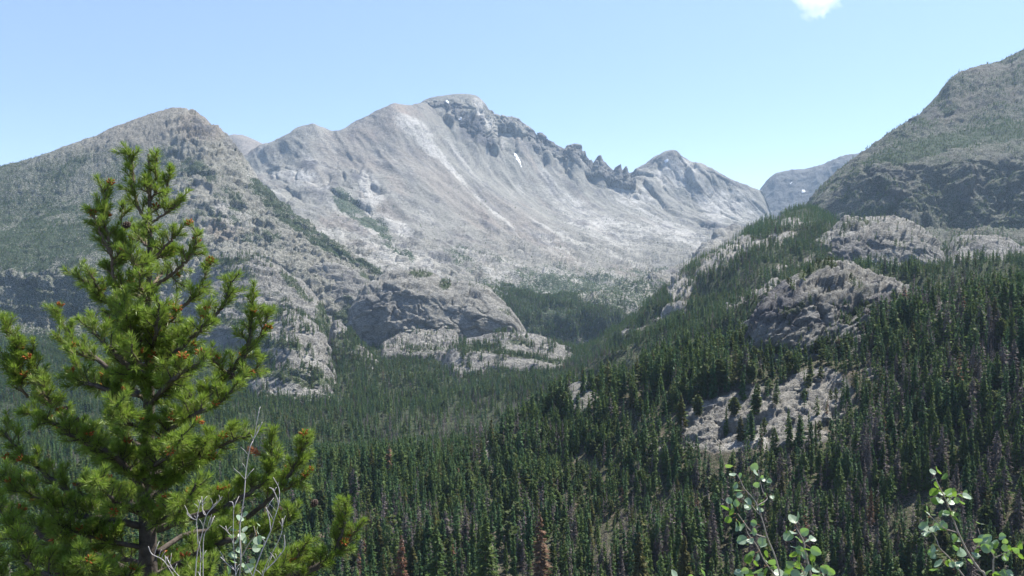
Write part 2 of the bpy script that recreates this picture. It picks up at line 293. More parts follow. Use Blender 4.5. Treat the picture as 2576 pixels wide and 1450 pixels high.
land('summit_block', [[(1036, 292, 4620), (1080, 318, 4600), (1130, 345, 4560), (1185, 408, 4480), (1215, 395, 4500), (1252, 372, 4560)], [(1036, 290, 4740), (1080, 289, 4640), (1130, 300, 4590), (1185, 345, 4540), (1215, 345, 4560), (1252, 340, 4640)],
     [(1036, 282, 4780), (1060, 266, 4760), (1090, 256, 4740), (1130, 253, 4720), (1185, 262, 4690), (1215, 285, 4700), (1240, 302, 4740), (1252, 308, 4760)],
     [(1036, 284, 4830), (1043, 277, 4830), (1050, 269, 4830), (1058, 261, 4830), (1068, 253, 4830), (1080, 248, 4830), (1100, 244, 4830), (1120, 242, 4830), (1140, 239, 4830), (1160, 238, 4830), (1180, 239, 4830), (1197, 242, 4830), (1206, 247, 4830), (1215, 255, 4830), (1224, 266, 4830), (1232, 278, 4830), (1240, 289, 4830), (1252, 300, 4830)]],
     M_far, step=1.6, smooth=1.5, back=(300, .5), disp=[(26, 110, 0, 0, 3, (0, .1, 1), 1.8, 93, lambda a, b: sstep(250, 290, b)), (9, 30, 0, 0, 3, (0, 0, 1), 2, 94, lambda a, b: sstep(243, 262, b))],
     fields=dict(darkr=patch([(1185, 335, 34, 50, 20, 1), (1215, 365, 30, 22, 30, .9), (1120, 272, 62, 16, 0, .75), (1150, 300, 40, 26, 20, .7)], 40, .8, 3), pale=patch([(1217, 290, 16, 46, -28, .95), (1188, 312, 6, 10, 0, .9), (1205, 258, 20, 10, 30, .8)], 40, .6, 4)))
# --- small rounded summit far behind, and the peak beyond the pass ------------
land('distant_knob', [[(520, 470, 5400), (740, 440, 5400)], [(520, 430, 5600), (605, 385, 5600), (740, 415, 5600)], [(520, 420, 6000), (545, 372, 6000), (560, 357, 6000), (575, 349, 6000), (592, 345, 6000), (612, 346, 6000), (632, 353, 6000), (650, 362, 6000), (670, 372, 6000), (700, 384, 6000), (740, 400, 6000)]], M_far, step=2.2, smooth=3, back=(600, .5),
     disp=[(9, 60, 4, .6, True, None, 1, 95)], fields=dict(warm=lambda a, b, V: .6+0*a))
land('distant_peak', [[(1880, 640, 5900), (1940, 600, 5900), (2050, 620, 5900), (2300, 640, 5900)], [(1880, 560, 6100), (1920, 535, 6100), (2050, 520, 6100), (2300, 500, 6100)],
     [(1880, 540, 6400), (1905, 500, 6400), (1922, 472, 6400), (1935, 448, 6400), (1950, 437, 6400), (1975, 431, 6400), (2005, 433, 6400), (2022, 430, 6400), (2040, 425, 6400), (2060, 420, 6400), (2085, 412, 6400), (2110, 402, 6400), (2140, 395, 6400), (2200, 385, 6400), (2300, 380, 6400)]],
     M_far, step=2.4, smooth=8, back=(900, .6), disp=[(30, 260, 4, .5, True, (-.3, -.6, -1), 3.0, 6), (9, 50, 3, .6, True, None, 1, 7)],
     fields=dict(darkr=lambda a, b, V: .75+0*a, pale=patch([(2050, 490, 50, 10, -50, .6)], 90)))
# --- left mountain -------------------------------------------------------------
sky_left = [(-190, 495, 2700), (0, 437, 2700), (50, 424, 2700), (90, 412, 2700), (160, 388, 2720), (200, 373, 2740), (228, 363, 2750), (235, 357, 2750), (242, 361, 2750), (280, 340, 2780), (330, 320, 2800), (370, 306, 2820), (400, 296, 2840), (430, 287, 2850), (455, 283, 2850), (480, 285, 2850), (500, 290, 2840), (520, 302, 2820), (533, 318, 2800), (548, 331, 2780), (565, 348, 2760), (580, 362, 2740), (595, 375, 2720), (608, 395, 2700), (620, 425, 2660), (640, 455, 2620), (670, 490, 2560), (700, 520, 2520), (750, 560, 2450), (800, 600, 2400), (870, 640, 2320), (930, 665, 2260), (1000, 720, 2200), (1060, 780, 2150)]
l0 = [(-190, 920, 1700), (0, 900, 1700), (250, 880, 1700), (450, 850, 1750), (600, 830, 1800), (800, 820, 1850), (1060, 860, 1900)]
l1 = [(-190, 830, 1880), (0, 820, 1880), (200, 820, 1880), (330, 780, 1900), (450, 740, 1920), (540, 690, 1950), (700, 680, 1980), (850, 700, 2000), (1060, 810, 2050)]
l2 = [(-190, 705, 1960), (0, 700, 1960), (200, 690, 1960), (330, 660, 2000), (450, 640, 2080), (600, 610, 2150), (750, 640, 2150), (900, 690, 2150), (1060, 800, 2090)]
l3 = [(-190, 580, 2320), (0, 560, 2320), (200, 520, 2340), (400, 440, 2420), (480, 430, 2420), (560, 460, 2400), (640, 520, 2400), (750, 590, 2330), (900, 672, 2230), (1060, 790, 2120)]
veg_l = [(935, 684, 60, 12, 15, .9), (60, 620, 220, 60, -6, .9), (260, 600, 120, 50, -10, .85), (180, 540, 160, 24, -14, .7), (60, 500, 120, 14, -14, .5), (300, 470, 100, 16, -16, .5), (60, 600, 160, 70, -8, .6), (260, 560, 160, 50, -5, .5), (150, 520, 200, 50, -10, .4), (60, 660, 160, 30, 0, .8), (240, 640, 120, 30, 0, .6), (430, 400, 40, 40, 20, .55), (480, 440, 60, 34, 40, .65), (560, 500, 60, 30, 40, .5), (520, 560, 70, 30, 30, .4), (700, 540, 120, 24, 40, .85), (780, 600, 80, 20, 35, .7), (820, 640, 90, 20, 30, .6), (120, 440, 200, 26, -17, .38), (640, 600, 90, 40, 30, .45), (450, 600, 70, 60, 0, .4)]
land('left_mountain', [l0, l1, l2, l3, sky_left], M_mid, x0=-750, step=2.4, smooth=14, back=(700, .6), jag=5, fine=4,
     disp=[(9, 34, 0, 0, 3, (0, 0, 1), 1.4, 16, lambda a, b: .2+.8*sstep(400, 500, a)+.8*sstep(670, 700, b)*(1-sstep(400, 500, a))), (24, 260, 4, .5, True, (0.35, -.5, -.6), 3.0, 11, lambda a, b: sstep(285, 380, b)*(.15+.85*sstep(400, 500, a))), (13, 50, 5, .62, True, None, 1, 12, lambda a, b: (.3+.7*sstep(400, 500, a)+.9*sstep(670, 700, b)*(1-sstep(400, 500, a)))*sstep(275, 310, b)), (4.5, 17, 3, .65, True, None, 1, 13), (16, 30, 0, 0, 2, (0, .1, 1), 1, 14, lambda a, b: sstep(670, 700, b)*(1-sstep(820, 850, b))*(1-sstep(400, 470, a))+.5*sstep(480, 540, a))],
     fields=dict(veg=lambda a, b, V: np.maximum(patch(veg_l, 45, 1.3, 15)(a, b, V), (.42*(1-sstep(380, 480, a))+.14+.45*nz(V, 90, 19))*sstep(330, 420, b+.0*a)), pale=patch([(590, 560, 60, 40, 40, .5), (640, 470, 30, 60, -30, .5), (560, 640, 60, 20, 0, .3)], 60), warm=lambda a, b, V: ell(a, b, [(500, 330, 60, 50, 30, .5), (560, 600, 40, 26, 20, .7), (350, 330, 160, 60, -20, .25), (590, 590, 30, 12, 30, .7)]), darkr=patch([(510, 340, 50, 22, 60, .55), (575, 380, 30, 16, 60, .5)], 50, .8)))
# --- right mountain --------------------------------------------------------------
sky_right = [(1900, 620, 2500), (1940, 585, 2500), (2000, 553, 2450), (2018, 540, 2450), (2030, 520, 2450), (2045, 492, 2450), (2065, 470, 2450), (2085, 452, 2450), (2110, 430, 2450), (2150, 404, 2450), (2185, 380, 2450), (2210, 362, 2450), (2240, 342, 2480), (2270, 325, 2500), (2290, 308, 2520), (2310, 295, 2540), (2330, 276, 2560), (2345, 262, 2570), (2360, 240, 2580), (2372, 220, 2600), (2385, 206, 2620), (2400, 199, 2640), (2412, 196, 2640), (2425, 188, 2650), (2450, 181, 2680), (2490, 168, 2700), (2530, 153, 2720), (2576, 137, 2750), (2650, 110, 2800), (2780, 70, 2850)]
r0 = [(1900, 760, 1500), (2000, 720, 1500), (2200, 680, 1500), (2500, 690, 1500), (2780, 690, 1500)]
r1 = [(1900, 660, 2200), (2000, 620, 2050), (2100, 600, 1950), (2300, 585, 1900), (2500, 600, 1900), (2780, 610, 1900)]
r2 = [(1900, 640, 2350), (2000, 585, 2250), (2080, 500, 2150), (2150, 450, 2080), (2250, 432, 2060), (2330, 430, 2060), (2400, 420, 2060), (2500, 415, 2050), (2576, 395, 2050), (2780, 370, 2050)]
r3 = [(1900, 630, 2420), (2000, 570, 2330), (2080, 480, 2270), (2150, 425, 2240), (2250, 375, 2260), (2350, 350, 2290), (2450, 325, 2300), (2576, 300, 2320), (2780, 270, 2330)]
veg_r = [(2330, 380, 170, 26, -18, .9), (2500, 350, 130, 28, -12, .9), (2240, 400, 80, 26, -25, .7), (2450, 320, 160, 16, -10, .5), (2300, 330, 60, 20, -30, .5), (2130, 470, 60, 40, -40, .5), (2220, 560, 200, 18, 5, .6), (2400, 480, 120, 40, 60, .3), (2380, 270, 60, 30, -45, .4), (2100, 560, 80, 20, 0, .6), (2500, 240, 120, 16, -25, .3)]
def cliff_mask(a, b): return sstep(2120, 2260, a)*sstep(400, 460, b)*(1-sstep(590, 630, b))
land('right_mountain', [r0, r1, r2, r3, sky_right], M_right, x1=3250, step=2.4, smooth=10, back=(700, .5), jag=5, fine=4,
     disp=[(48, 190, 3, .5, True, (0, 0, 1), 2.6, 21, cliff_mask), (16, 42, 0, 0, 3, (0, 0, 1), 1.6, 26, lambda a, b: .2+.8*cliff_mask(a, b)), (22, 60, 4, .6, True, (0, 0, 1), 1.6, 22, cliff_mask), (16, 120, 4, .6, True, (-.6, -.6, -.6), 2.5, 23, lambda a, b: 1-cliff_mask(a, b)), (6, 22, 4, .62, True, None, 1, 24), (10, 34, 0, 0, 2, (.1, .1, 1), 1, 25, cliff_mask)],
     fields=dict(veg=lambda a, b, V: np.maximum(patch(veg_r, 45, 1.1, 25)(a, b, V), .42+.5*nz(V, 70, 29)), warm=lambda a, b, V: ell(a, b, [(2480, 230, 160, 60, -20, .5), (2400, 290, 120, 20, -20, .5)]), darkr=lambda a, b, V: ell(a, b, [(2230, 490, 60, 70, 0, .5), (2420, 500, 50, 60, 0, .4), (2550, 520, 60, 70, 0, .4), (2330, 300, 50, 25, -40, .5)])))  # darkr mostly paints the shade of the hollow cliff faces

# --- valley floor, forested ridge, slabs and domes ---------------------------------
land('valley_floor', [[(-250, 1300, 600), (800, 1290, 600), (1500, 1200, 620), (2000, 1150, 640), (2850, 1100, 640)], [(-250, 1150, 800), (800, 1120, 800), (1500, 1080, 800), (2000, 1000, 800), (2850, 950, 800)], [(-250, 1020, 1080), (800, 1020, 1080), (1500, 970, 1080), (2000, 900, 1000), (2850, 850, 1000)],
     [(-250, 930, 1350), (800, 930, 1350), (1500, 925, 1350), (2000, 850, 1350), (2850, 800, 1350)], [(-250, 870, 1800), (400, 850, 1800), (700, 850, 1750), (870, 840, 1700), (1100, 850, 1700), (1320, 856, 1720), (1450, 878, 1800), (1550, 872, 1850), (1750, 850, 1800), (2850, 800, 1800)]],
     M_floor, x0=-850, x1=3250, step=2.6, smooth=14, back=(250, .15), disp=[(16, 260, 3, .5, False, None, 1, 30), (9, 120, 4, .55, False, None, 1, 31), (9, 40, 4, .6, True, None, 1, 32, lambda a, b: 1-sstep(940, 1040, b)), (8, 18, 0, 0, 2, (-.2, .1, 1), 1, 33, lambda a, b: 1-sstep(940, 1000, b))],
     fields=dict(pale=lambda a, b, V: .55*sstep(.3, .6, ell(a, b, [(1300, 890, 190, 40, 8, .8), (1010, 850, 60, 20, 20, .8)]))+.5*(fbm(V, 60, 4) > .38), veg=lambda a, b, V: 1.1-1.3*ell(a, b, [(1300, 890, 190, 40, 8, .8), (1230, 870, 60, 14, 0, .7), (1010, 850, 60, 20, 20, .8), (1180, 830, 50, 30, 0, .9)])+0*a))
def dome(name, base, mid, top, mat=M_dome, disp=None, step=2.2, fields=None, back=(160, .8), smooth=4):
    return land(name, [base, mid, top], mat, taper=38, step=step, smooth=smooth, back=back, disp=disp or [(8, 60, 4, .55, False, None, 1, 41), (6, 26, 0, 0, 2, (-.25, .1, 1), 1, 43), (3.4, 19, 0, 0, 3, (1, .2, -.3), 2.6, 48), (1.6, 12, 4, .65, True, (1, .3, -.35), 3, 42)], fields=dict({'darkr': lambda a, b, V: .8*cracks(V, (1, .3, -.25), 22, 5, 44)+.5*cracks(V, (-.3, .2, 1), 18, 3, 45, .9)+.4*streak(V, (-.2, 0, 1), 16, 5, 47, .25, .6), 'pale': lambda a, b, V: .5*streak(V, (1, 0, -.2), 14, 4, 46, .15, .5)}, **(fields or {})))
vegd = lambda L, wl=20, seed=5: dict(veg=patch(L, wl, 1.1, seed))
dome('left_slabs', [(440, 870, 1500), (560, 850, 1480), (700, 840, 1480), (860, 860, 1500)], [(440, 820, 1600), (520, 740, 1580), (620, 730, 1570), (720, 760, 1570), (800, 800, 1570), (860, 845, 1540)],
     [(440, 780, 1700), (480, 700, 1700), (520, 668, 1700), (550, 655, 1700), (600, 645, 1700), (650, 648, 1700), (690, 664, 1700), (730, 690, 1700), (765, 712, 1700), (790, 740, 1690), (815, 768, 1680), (835, 800, 1640), (860, 838, 1600)],
     fields=vegd([(600, 690, 60, 12, 10, .6), (740, 720, 60, 10, 40, .8), (620, 820, 120, 16, 10, .8), (680, 740, 70, 8, 20, .4), (560, 660, 80, 10, -5, .8), (720, 800, 120, 22, 15, .95), (820, 790, 30, 40, 20, .9), (600, 770, 70, 12, 20, .6)]))
dome('back_slabs', [(700, 860, 1850), (850, 840, 1830), (960, 840, 1830)], [(700, 800, 1900), (800, 730, 1900), (880, 735, 1900), (960, 800, 1880)],
     [(700, 760, 2000), (735, 700, 2000), (770, 680, 2000), (810, 668, 2000), (850, 668, 2000), (890, 680, 2000), (930, 700, 2000), (960, 760, 1980)], fields=vegd([(780, 700, 40, 12, 20, .5), (930, 690, 30, 14, 0, .9), (830, 800, 110, 26, 5, 1), (760, 750, 30, 20, 30, .8), (880, 770, 30, 20, 50, .7)]))
sk_c = [(855, 860, 1560), (870, 808, 1580), (880, 790, 1590), (892, 765, 1600), (905, 742, 1610), (925, 718, 1620), (945, 706, 1640), (975, 694, 1660), (1010, 687, 1680), (1045, 688, 1680), (1080, 692, 1680), (1105, 700, 1680), (1130, 722, 1680), (1150, 718, 1680), (1180, 712, 1680), (1210, 718, 1680), (1235, 730, 1670), (1255, 752, 1660), (1275, 772, 1650), (1300, 790, 1640), (1318, 806, 1630), (1328, 828, 1620), (1345, 870, 1600)]
dome('central_dome', [(855, 870, 1540), (900, 850, 1530), (960, 870, 1520), (1100, 850, 1520), (1200, 838, 1530), (1345, 880, 1560)], [(855, 865, 1545), (880, 808, 1546), (905, 775, 1550), (940, 745, 1552), (1000, 735, 1560), (1060, 745, 1560), (1120, 775, 1560), (1200, 775, 1560), (1260, 800, 1562), (1310, 820, 1575), (1345, 876, 1570)], sk_c,
     disp=[(16, 75, 3, .5, True, (0, 0, 1), 2.0, 44, lambda a, b: sstep(700, 750, b)*(1-.7*sstep(1080, 1160, a))), (7, 40, 4, .55, False, None, 1, 41), (6, 28, 0, 0, 2, (-.2, .1, 1), 1, 43), (5, 24, 0, 0, 3, (1, .2, -.3), 1.8, 48), (1.6, 12, 4, .65, True, (1, .3, -.35), 3, 42)],
     fields=dict(veg=patch([(1060, 690, 40, 8, 0, .7), (1120, 715, 16, 16, 0, .9), (1270, 790, 20, 10, 30, .6), (1200, 720, 30, 6, 0, .4)], 12, 1.0), darkr=patch([(960, 770, 60, 45, 0, .4)], 20)))  # shade of the left cliff face painted in as darker colour
dome('valley_ledge', [(1080, 960, 1230), (1200, 930, 1240), (1350, 940, 1260), (1520, 965, 1300)], [(1080, 925, 1300), (1160, 885, 1330), (1300, 885, 1340), (1400, 905, 1350), (1520, 945, 1360)],
     [(1080, 915, 1400), (1130, 880, 1440), (1180, 854, 1450), (1250, 840, 1450), (1320, 842, 1450), (1380, 858, 1450), (1430, 880, 1440), (1470, 905, 1420), (1520, 935, 1400)], disp=[(9, 50, 4, .55, False, None, 1, 41), (5, 24, 0, 0, 2, (-.1, .3, 1), 1, 43), (2.4, 20, 0, 0, 3, (1, .2, 0), 2.4, 48)], fields=vegd([(1200, 870, 60, 10, 0, .8), (1330, 900, 120, 9, 8, .8), (1280, 865, 60, 6, 0, .7), (1420, 915, 50, 8, 10, .6)]))
dome('talus_slope', [(930, 905, 1400), (1050, 900, 1390), (1180, 890, 1400)], [(930, 880, 1450), (1050, 865, 1450), (1180, 872, 1450)], [(930, 892, 1520), (960, 872, 1520), (1000, 842, 1530), (1050, 828, 1540), (1120, 826, 1540), (1150, 838, 1530), (1180, 862, 1520)], disp=[(5, 30, 4, .6, False, None, 1, 41), (2.6, 12, 0, 0, 3, None, 1, 48), (1.0, 5, 0, 0, 3, None, 1, 49)], fields=vegd([(1060, 880, 60, 8, 0, .7)]))
dome('left_rib', [(600, 1110, 1020), (700, 1090, 1020), (800, 1090, 1020), (880, 1100, 1020)], [(600, 1050, 1100), (650, 960, 1120), (740, 930, 1120), (810, 960, 1120), (850, 1040, 1100), (880, 1090, 1060)],
     [(600, 1000, 1300), (630, 880, 1340), (665, 820, 1350), (700, 805, 1350), (740, 800, 1350), (780, 812, 1350), (805, 832, 1340), (822, 865, 1320), (835, 910, 1290), (848, 950, 1260), (858, 1000, 1200), (880, 1080, 1120)], fields=vegd([(690, 870, 80, 14, 10, .8), (750, 950, 100, 18, 10, .8), (720, 1020, 130, 26, 0, .95), (650, 920, 50, 40, 0, .8)]))
dome('middle_rib', [(820, 1060, 1150), (920, 1040, 1150), (1000, 1030, 1150)], [(820, 1000, 1230), (890, 930, 1250), (940, 960, 1240), (1000, 1020, 1180)],
     [(820, 850, 1400), (850, 812, 1420), (875, 825, 1420), (900, 858, 1410), (925, 888, 1390), (950, 915, 1370), (970, 938, 1340), (985, 970, 1300), (1000, 1010, 1250)], fields=vegd([(880, 930, 70, 50, 60, .9), (870, 860, 40, 30, 0, .85), (930, 1000, 40, 20, 0, .8)]))
RO = [(1860, 645, 60, 30, -30, 1), (1790, 690, 50, 20, -40, .9), (1725, 740, 40, 30, -40, 1), (1950, 615, 70, 14, -20, .8), (2000, 565, 60, 14, 0, .8), (1900, 770, 90, 18, -20, .9), (1700, 800, 50, 12, -30, .7), (1990, 690, 60, 12, -20, .9), (1610, 850, 40, 10, -20, .8)]
land('forested_ridge', [[(1300, 1120, 980), (1450, 1060, 930), (1700, 960, 800), (1900, 860, 760), (2200, 790, 760), (2500, 760, 780), (2850, 760, 780)], [(1300, 1030, 1230), (1450, 985, 1200), (1600, 900, 1080), (1700, 850, 1000), (1900, 750, 950), (2050, 742, 960), (2200, 750, 1000), (2500, 745, 1000), (2850, 735, 1000)],
     [(1300, 960, 1560), (1400, 925, 1540), (1490, 885, 1500), (1560, 856, 1480), (1600, 826, 1480), (1650, 786, 1480), (1695, 748, 1480), (1712, 720, 1480), (1735, 704, 1500), (1800, 668, 1550), (1850, 640, 1600), (1885, 612, 1620), (1950, 582, 1650), (2010, 576, 1680), (2100, 640, 1700), (2300, 690, 1700), (2850, 690, 1700)]],
     M_floor, x1=3200, step=2.4, smooth=6, back=(350, .5), disp=[(13, 170, 3, .5, True, (.3, -.5, -.3), 2.5, 50, lambda a, b: sstep(590, 680, b)), (12, 70, 4, .55, True, None, 1, 51), (7, 22, 0, 0, 3, (1, .2, -.3), 1.6, 53, lambda a, b: ell(a, b, RO)), (3, 25, 4, .6, True, None, 1, 52)],
     fields=dict(pale=lambda a, b, V: .62*sstep(.35, .65, ell(a, b, RO)+.35*nz(V, 30, 5))*(ell(a, b, RO) > .05), veg=lambda a, b, V: .9-1.2*ell(a, b, RO)+.4*nz(V, 60, 5)))
dome('upper_right_dome', [(1990, 700, 1130), (2100, 690, 1120), (2250, 690, 1120), (2400, 690, 1130)], [(1990, 685, 1170), (2040, 640, 1172), (2120, 606, 1175), (2200, 600, 1180), (2290, 610, 1180), (2350, 650, 1180), (2400, 680, 1160)],
     [(1990, 670, 1260), (2025, 635, 1270), (2060, 605, 1280), (2100, 580, 1290), (2140, 568, 1300), (2190, 561, 1300), (2240, 564, 1300), (2270, 572, 1300), (2300, 590, 1295), (2335, 612, 1280), (2370, 645, 1260), (2400, 672, 1240)], disp=[(11, 60, 4, .55, True, (0, 0, 1), 1.4, 61), (5, 18, 0, 0, 2, (.3, .1, 1), 1, 63), (4.5, 12, 0, 0, 3, (1, .2, -.3), 2, 64), (2, 8, 4, .65, True, (1, .3, -.35), 3, 62)], fields=dict(veg=patch([(2150, 570, 60, 8, -10, .6), (2060, 610, 30, 10, -30, .6)], 20, 1.1), darkr=lambda a, b, V: .6*ell(a, b, [(2130, 640, 110, 38, -8, 1)])+.5*cracks(V, (1, .3, -.25), 22, 5, 44)))  # darkr: lower left face shade put into the colour, plus cracks
dome('far_right_slab', [(2330, 700, 1130), (2500, 690, 1130), (2850, 700, 1130)], [(2330, 680, 1180), (2420, 640, 1190), (2520, 640, 1190), (2850, 680, 1190)],
     [(2330, 660, 1260), (2370, 612, 1290), (2410, 600, 1300), (2450, 602, 1300), (2500, 612, 1300), (2560, 635, 1290), (2620, 630, 1290), (2850, 600, 1290)], fields=vegd([(2400, 610, 60, 8, 0, .6)]))
# near hillside with its outcrops
n0 = [(-400, 1950, 250), (2950, 1950, 250)]
n1 = [(-400, 1560, 300), (800, 1560, 300), (1500, 1550, 300), (2100, 1540, 300), (2576, 1520, 290), (2950, 1500, 280)]
n2 = [(-400, 1400, 390), (800, 1370, 390), (1500, 1330, 385), (1900, 1300, 370), (2200, 1290, 345), (2576, 1270, 335), (2950, 1200, 320)]
n3 = [(-400, 1280, 470), (800, 1250, 470), (1200, 1210, 465), (1500, 1150, 450), (1700, 1120, 430), (1900, 1090, 425), (2130, 1080, 420), (2300, 1040, 400), (2576, 1010, 390), (2950, 950, 370)]
n4 = [(-400, 1240, 520), (600, 1215, 520), (800, 1195, 520), (1000, 1180, 520), (1150, 1160, 520), (1300, 1125, 515), (1400, 1070, 505), (1480, 1020, 500), (1600, 1000, 490), (1700, 985, 480), (1800, 960, 475), (1900, 945, 475), (2050, 930, 475), (2200, 920, 465), (2400, 870, 445), (2576, 840, 430), (2950, 780, 410)]
n5 = [(-400, 1232, 560), (600, 1208, 560), (800, 1188, 560), (1000, 1172, 560), (1150, 1152, 560), (1300, 1105, 560), (1380, 1060, 555), (1430, 1025, 550), (1500, 1000, 550), (1580, 975, 550), (1650, 950, 560), (1720, 925, 560), (1800, 900, 560), (1870, 880, 560), (1960, 860, 560), (2100, 850, 560), (2250, 820, 560), (2400, 770, 530), (2576, 735, 500), (2950, 690, 480)]
OUT = [(1900, 1050, 215, 75, -14, 1), (2055, 1000, 95, 72, 0, 1), (1760, 1070, 70, 50, -40, 1), (1650, 1130, 40, 20, -40, .9), (1215, 1125, 50, 16, 0, .8), (1235, 1160, 24, 26, 30, .8), (2000, 1110, 120, 22, -5, .7), (2330, 770, 60, 26, 20, .7), (2200, 945, 30, 10, 0, .6), (1465, 985, 44, 22, 0, 1)]
land('near_hillside', [n0, n1, n2, n3, n4, n5], M_hill, x0=-900, x1=3300, step=2.8, smooth=12, back=(90, .9), disp=[(3.2, 34, 4, .55, False, None, 1, 71), (1.6, 14, 4, .6, True, None, 1, 72, lambda a, b: .3+ell(a, b, OUT)), (3.0, 13, 0, 0, 3, (1, .3, .4), 2.4, 73, lambda a, b: ell(a, b, OUT)), (.9, 4, 0, 0, 3, (1, .3, .4), 1.8, 75, lambda a, b: ell(a, b, OUT)), (.8, 3, 3, .6, True, None, 1, 74)],
     fields=dict(pale=lambda a, b, V: .55*sstep(.3, .6, ell(a, b, OUT)+.3*nz(V, 9, 6))*(ell(a, b, OUT) > .05)+.45*(fbm(V, 30, 3) > .42), veg=lambda a, b, V: .5-.65*ell(a, b, OUT)+.35*nz(V, 12, 5), warm=lambda a, b, V: .5*(1-ell(a, b, OUT))*(nz(V, 8, 9) > .1), darkr=lambda a, b, V: ell(a, b, OUT)*(1.0*cracks(V, (1, .3, -.25), 7, 5, 44)+.4*cracks(V, (-.3, .2, 1), 5, 3, 45, .9))))
dome('near_dome', [(1840, 960, 500), (1950, 930, 490), (2100, 900, 490), (2250, 900, 490), (2330, 900, 500)], [(1840, 945, 512), (1880, 880, 512), (1930, 810, 514), (2000, 780, 516), (2100, 775, 518), (2200, 780, 518), (2270, 810, 518), (2330, 880, 515)],
     [(1840, 930, 560), (1870, 870, 560), (1890, 800, 565), (1920, 762, 570), (1960, 732, 575), (2000, 705, 580), (2040, 690, 585), (2080, 680, 590), (2130, 678, 590), (2180, 690, 590), (2215, 704, 588), (2245, 722, 585), (2264, 745, 580), (2275, 790, 575), (2300, 850, 565), (2330, 890, 555)],
     mat=M_near, disp=[(6.5, 34, 4, .55, True, (1, .2, .55), 2.5, 81), (2.4, 9, 0, 0, 2, (-.5, .1, 1), 1, 83), (3.6, 11, 0, 0, 3, (1, .2, .55), 2.6, 84), (1.5, 3.6, 0, 0, 3, (1, .2, .5), 2.2, 85), (.8, 5, 4, .65, True, (1, .2, .5), 2.5, 82)], fields=dict(veg=patch([(2060, 690, 60, 14, -10, .8), (2160, 730, 40, 20, 30, .5), (1990, 800, 40, 10, -30, .5), (2150, 790, 60, 10, -20, .4)], 8, 1.0), darkr=lambda a, b, V: patch([(1950, 775, 80, 60, -30, .8), (2225, 790, 45, 55, 0, .8), (2080, 800, 200, 30, -5, .4)], 14, .9)(a, b, V)+.6*cracks(V, (1, .2, .55), 9, 6, 44)+.4*(fbm(V, 5, 3) > .3)))  # shade of the left face painted dark, beside cracks and spots
dome('rock_knoll', [(1410, 1030, 500), (1465, 1030, 495), (1520, 1030, 500)], [(1410, 1018, 510), (1440, 990, 508), (1490, 990, 508), (1520, 1015, 510)], [(1410, 1010, 525), (1425, 978, 528), (1445, 966, 530), (1470, 962, 530), (1492, 968, 530), (1505, 985, 528), (1520, 1010, 525)], mat=M_near, disp=[(1.0, 7, 4, .55, True, (1, 0, 0), 2, 83)], back=(30, 1))

# plain ground under everything, out to the horizon
g = mesh_obj('ground', [(-40000, -40000, -330), (40000, -40000, -330), (40000, 40000, -330), (-40000, 40000, -330)], [(0, 1, 2, 3)], M_soil); tag(g, kind='structure')
# ------------------------------------------------------------------ slope below the viewer
ys = np.concatenate([np.linspace(-60, 20, 60), np.linspace(22, 262, 60)]); xs_ = np.concatenate([np.linspace(-520, -22, 60), np.linspace(-20, 20, 60), np.linspace(22, 520, 60)])
GX, GY = np.meshgrid(xs_, ys)
def slope_z(x, y): return -0.62*np.maximum(y-0.5, 0)+0.12*np.minimum(y-0.5, 0)*0
GZ = slope_z(GX, GY); Vg = np.stack([GX, GY, GZ], -1); Vg[..., 2] += fbm(Vg, 6, 4)*0.35*np.clip(np.hypot(GX, GY)/4, 0, 1)-0.05
ii = np.arange(Vg.shape[0]*Vg.shape[1]).reshape(Vg.shape[:2])
fs = mesh_obj('foreground_slope', Vg, np.stack([ii[:-1, :-1], ii[:-1, 1:], ii[1:, 1:], ii[1:, :-1]], -1).reshape(-1, 4), M_soil, smooth=True); tag(fs, kind='structure')
for a, v in (('veg', .45), ('warm', .2)): fattr(fs.data, a, np.full(Vg[..., 0].size, v))

# ------------------------------------------------------------------ conifer prototypes
def foliage_mat(name, c1, c2, c3, trans=0.42, rough=0.6):
    m, t, out = newmat(name)
    oi = N(t, 'ShaderNodeObjectInfo').outputs['Random']; co = N(t, 'ShaderNodeTexCoord').outputs['Object']
    n = noise(t, co, 9.0, 3); c = mixc(t, oi, c1, c2); c = mixc(t, ramp(t, n, 0.42, 0.68), c, c3)
    b = N(t, 'ShaderNodeBsdfPrincipled', Roughness=rough); b.inputs['Specular IOR Level'].default_value = 0.2; t.links.new(c, b.inputs['Base Color'])
    tr = N(t, 'ShaderNodeBsdfTranslucent'); t.links.new(c, tr.inputs[0]); mx = N(t, 'ShaderNodeMixShader'); mx.inputs[0].default_value = trans
    t.links.new(b.outputs[0], mx.inputs[1]); t.links.new(tr.outputs[0], mx.inputs[2]); t.links.new(mx.outputs[0], out.inputs[0]); return m
def plain_mat(name, c1, c2, sc=20, rough=0.9, bump=0.0, spec=0.2):
    m, t, out = newmat(name); co = N(t, 'ShaderNodeTexCoord').outputs['Object']; n = noise(t, co, sc, 6, 0.65)
    b = N(t, 'ShaderNodeBsdfPrincipled', Roughness=rough); b.inputs['Specular IOR Level'].default_value = spec
    t.links.new(mixc(t, ramp(t, n, 0.35, 0.65), c1, c2), b.inputs['Base Color'])
    if bump:
        bp = N(t, 'ShaderNodeBump', Strength=1.0, Distance=bump); t.links.new(n, bp.inputs['Height']); t.links.new(bp.outputs[0], b.inputs['Normal'])
    t.links.new(b.outputs[0], out.inputs[0]); return m
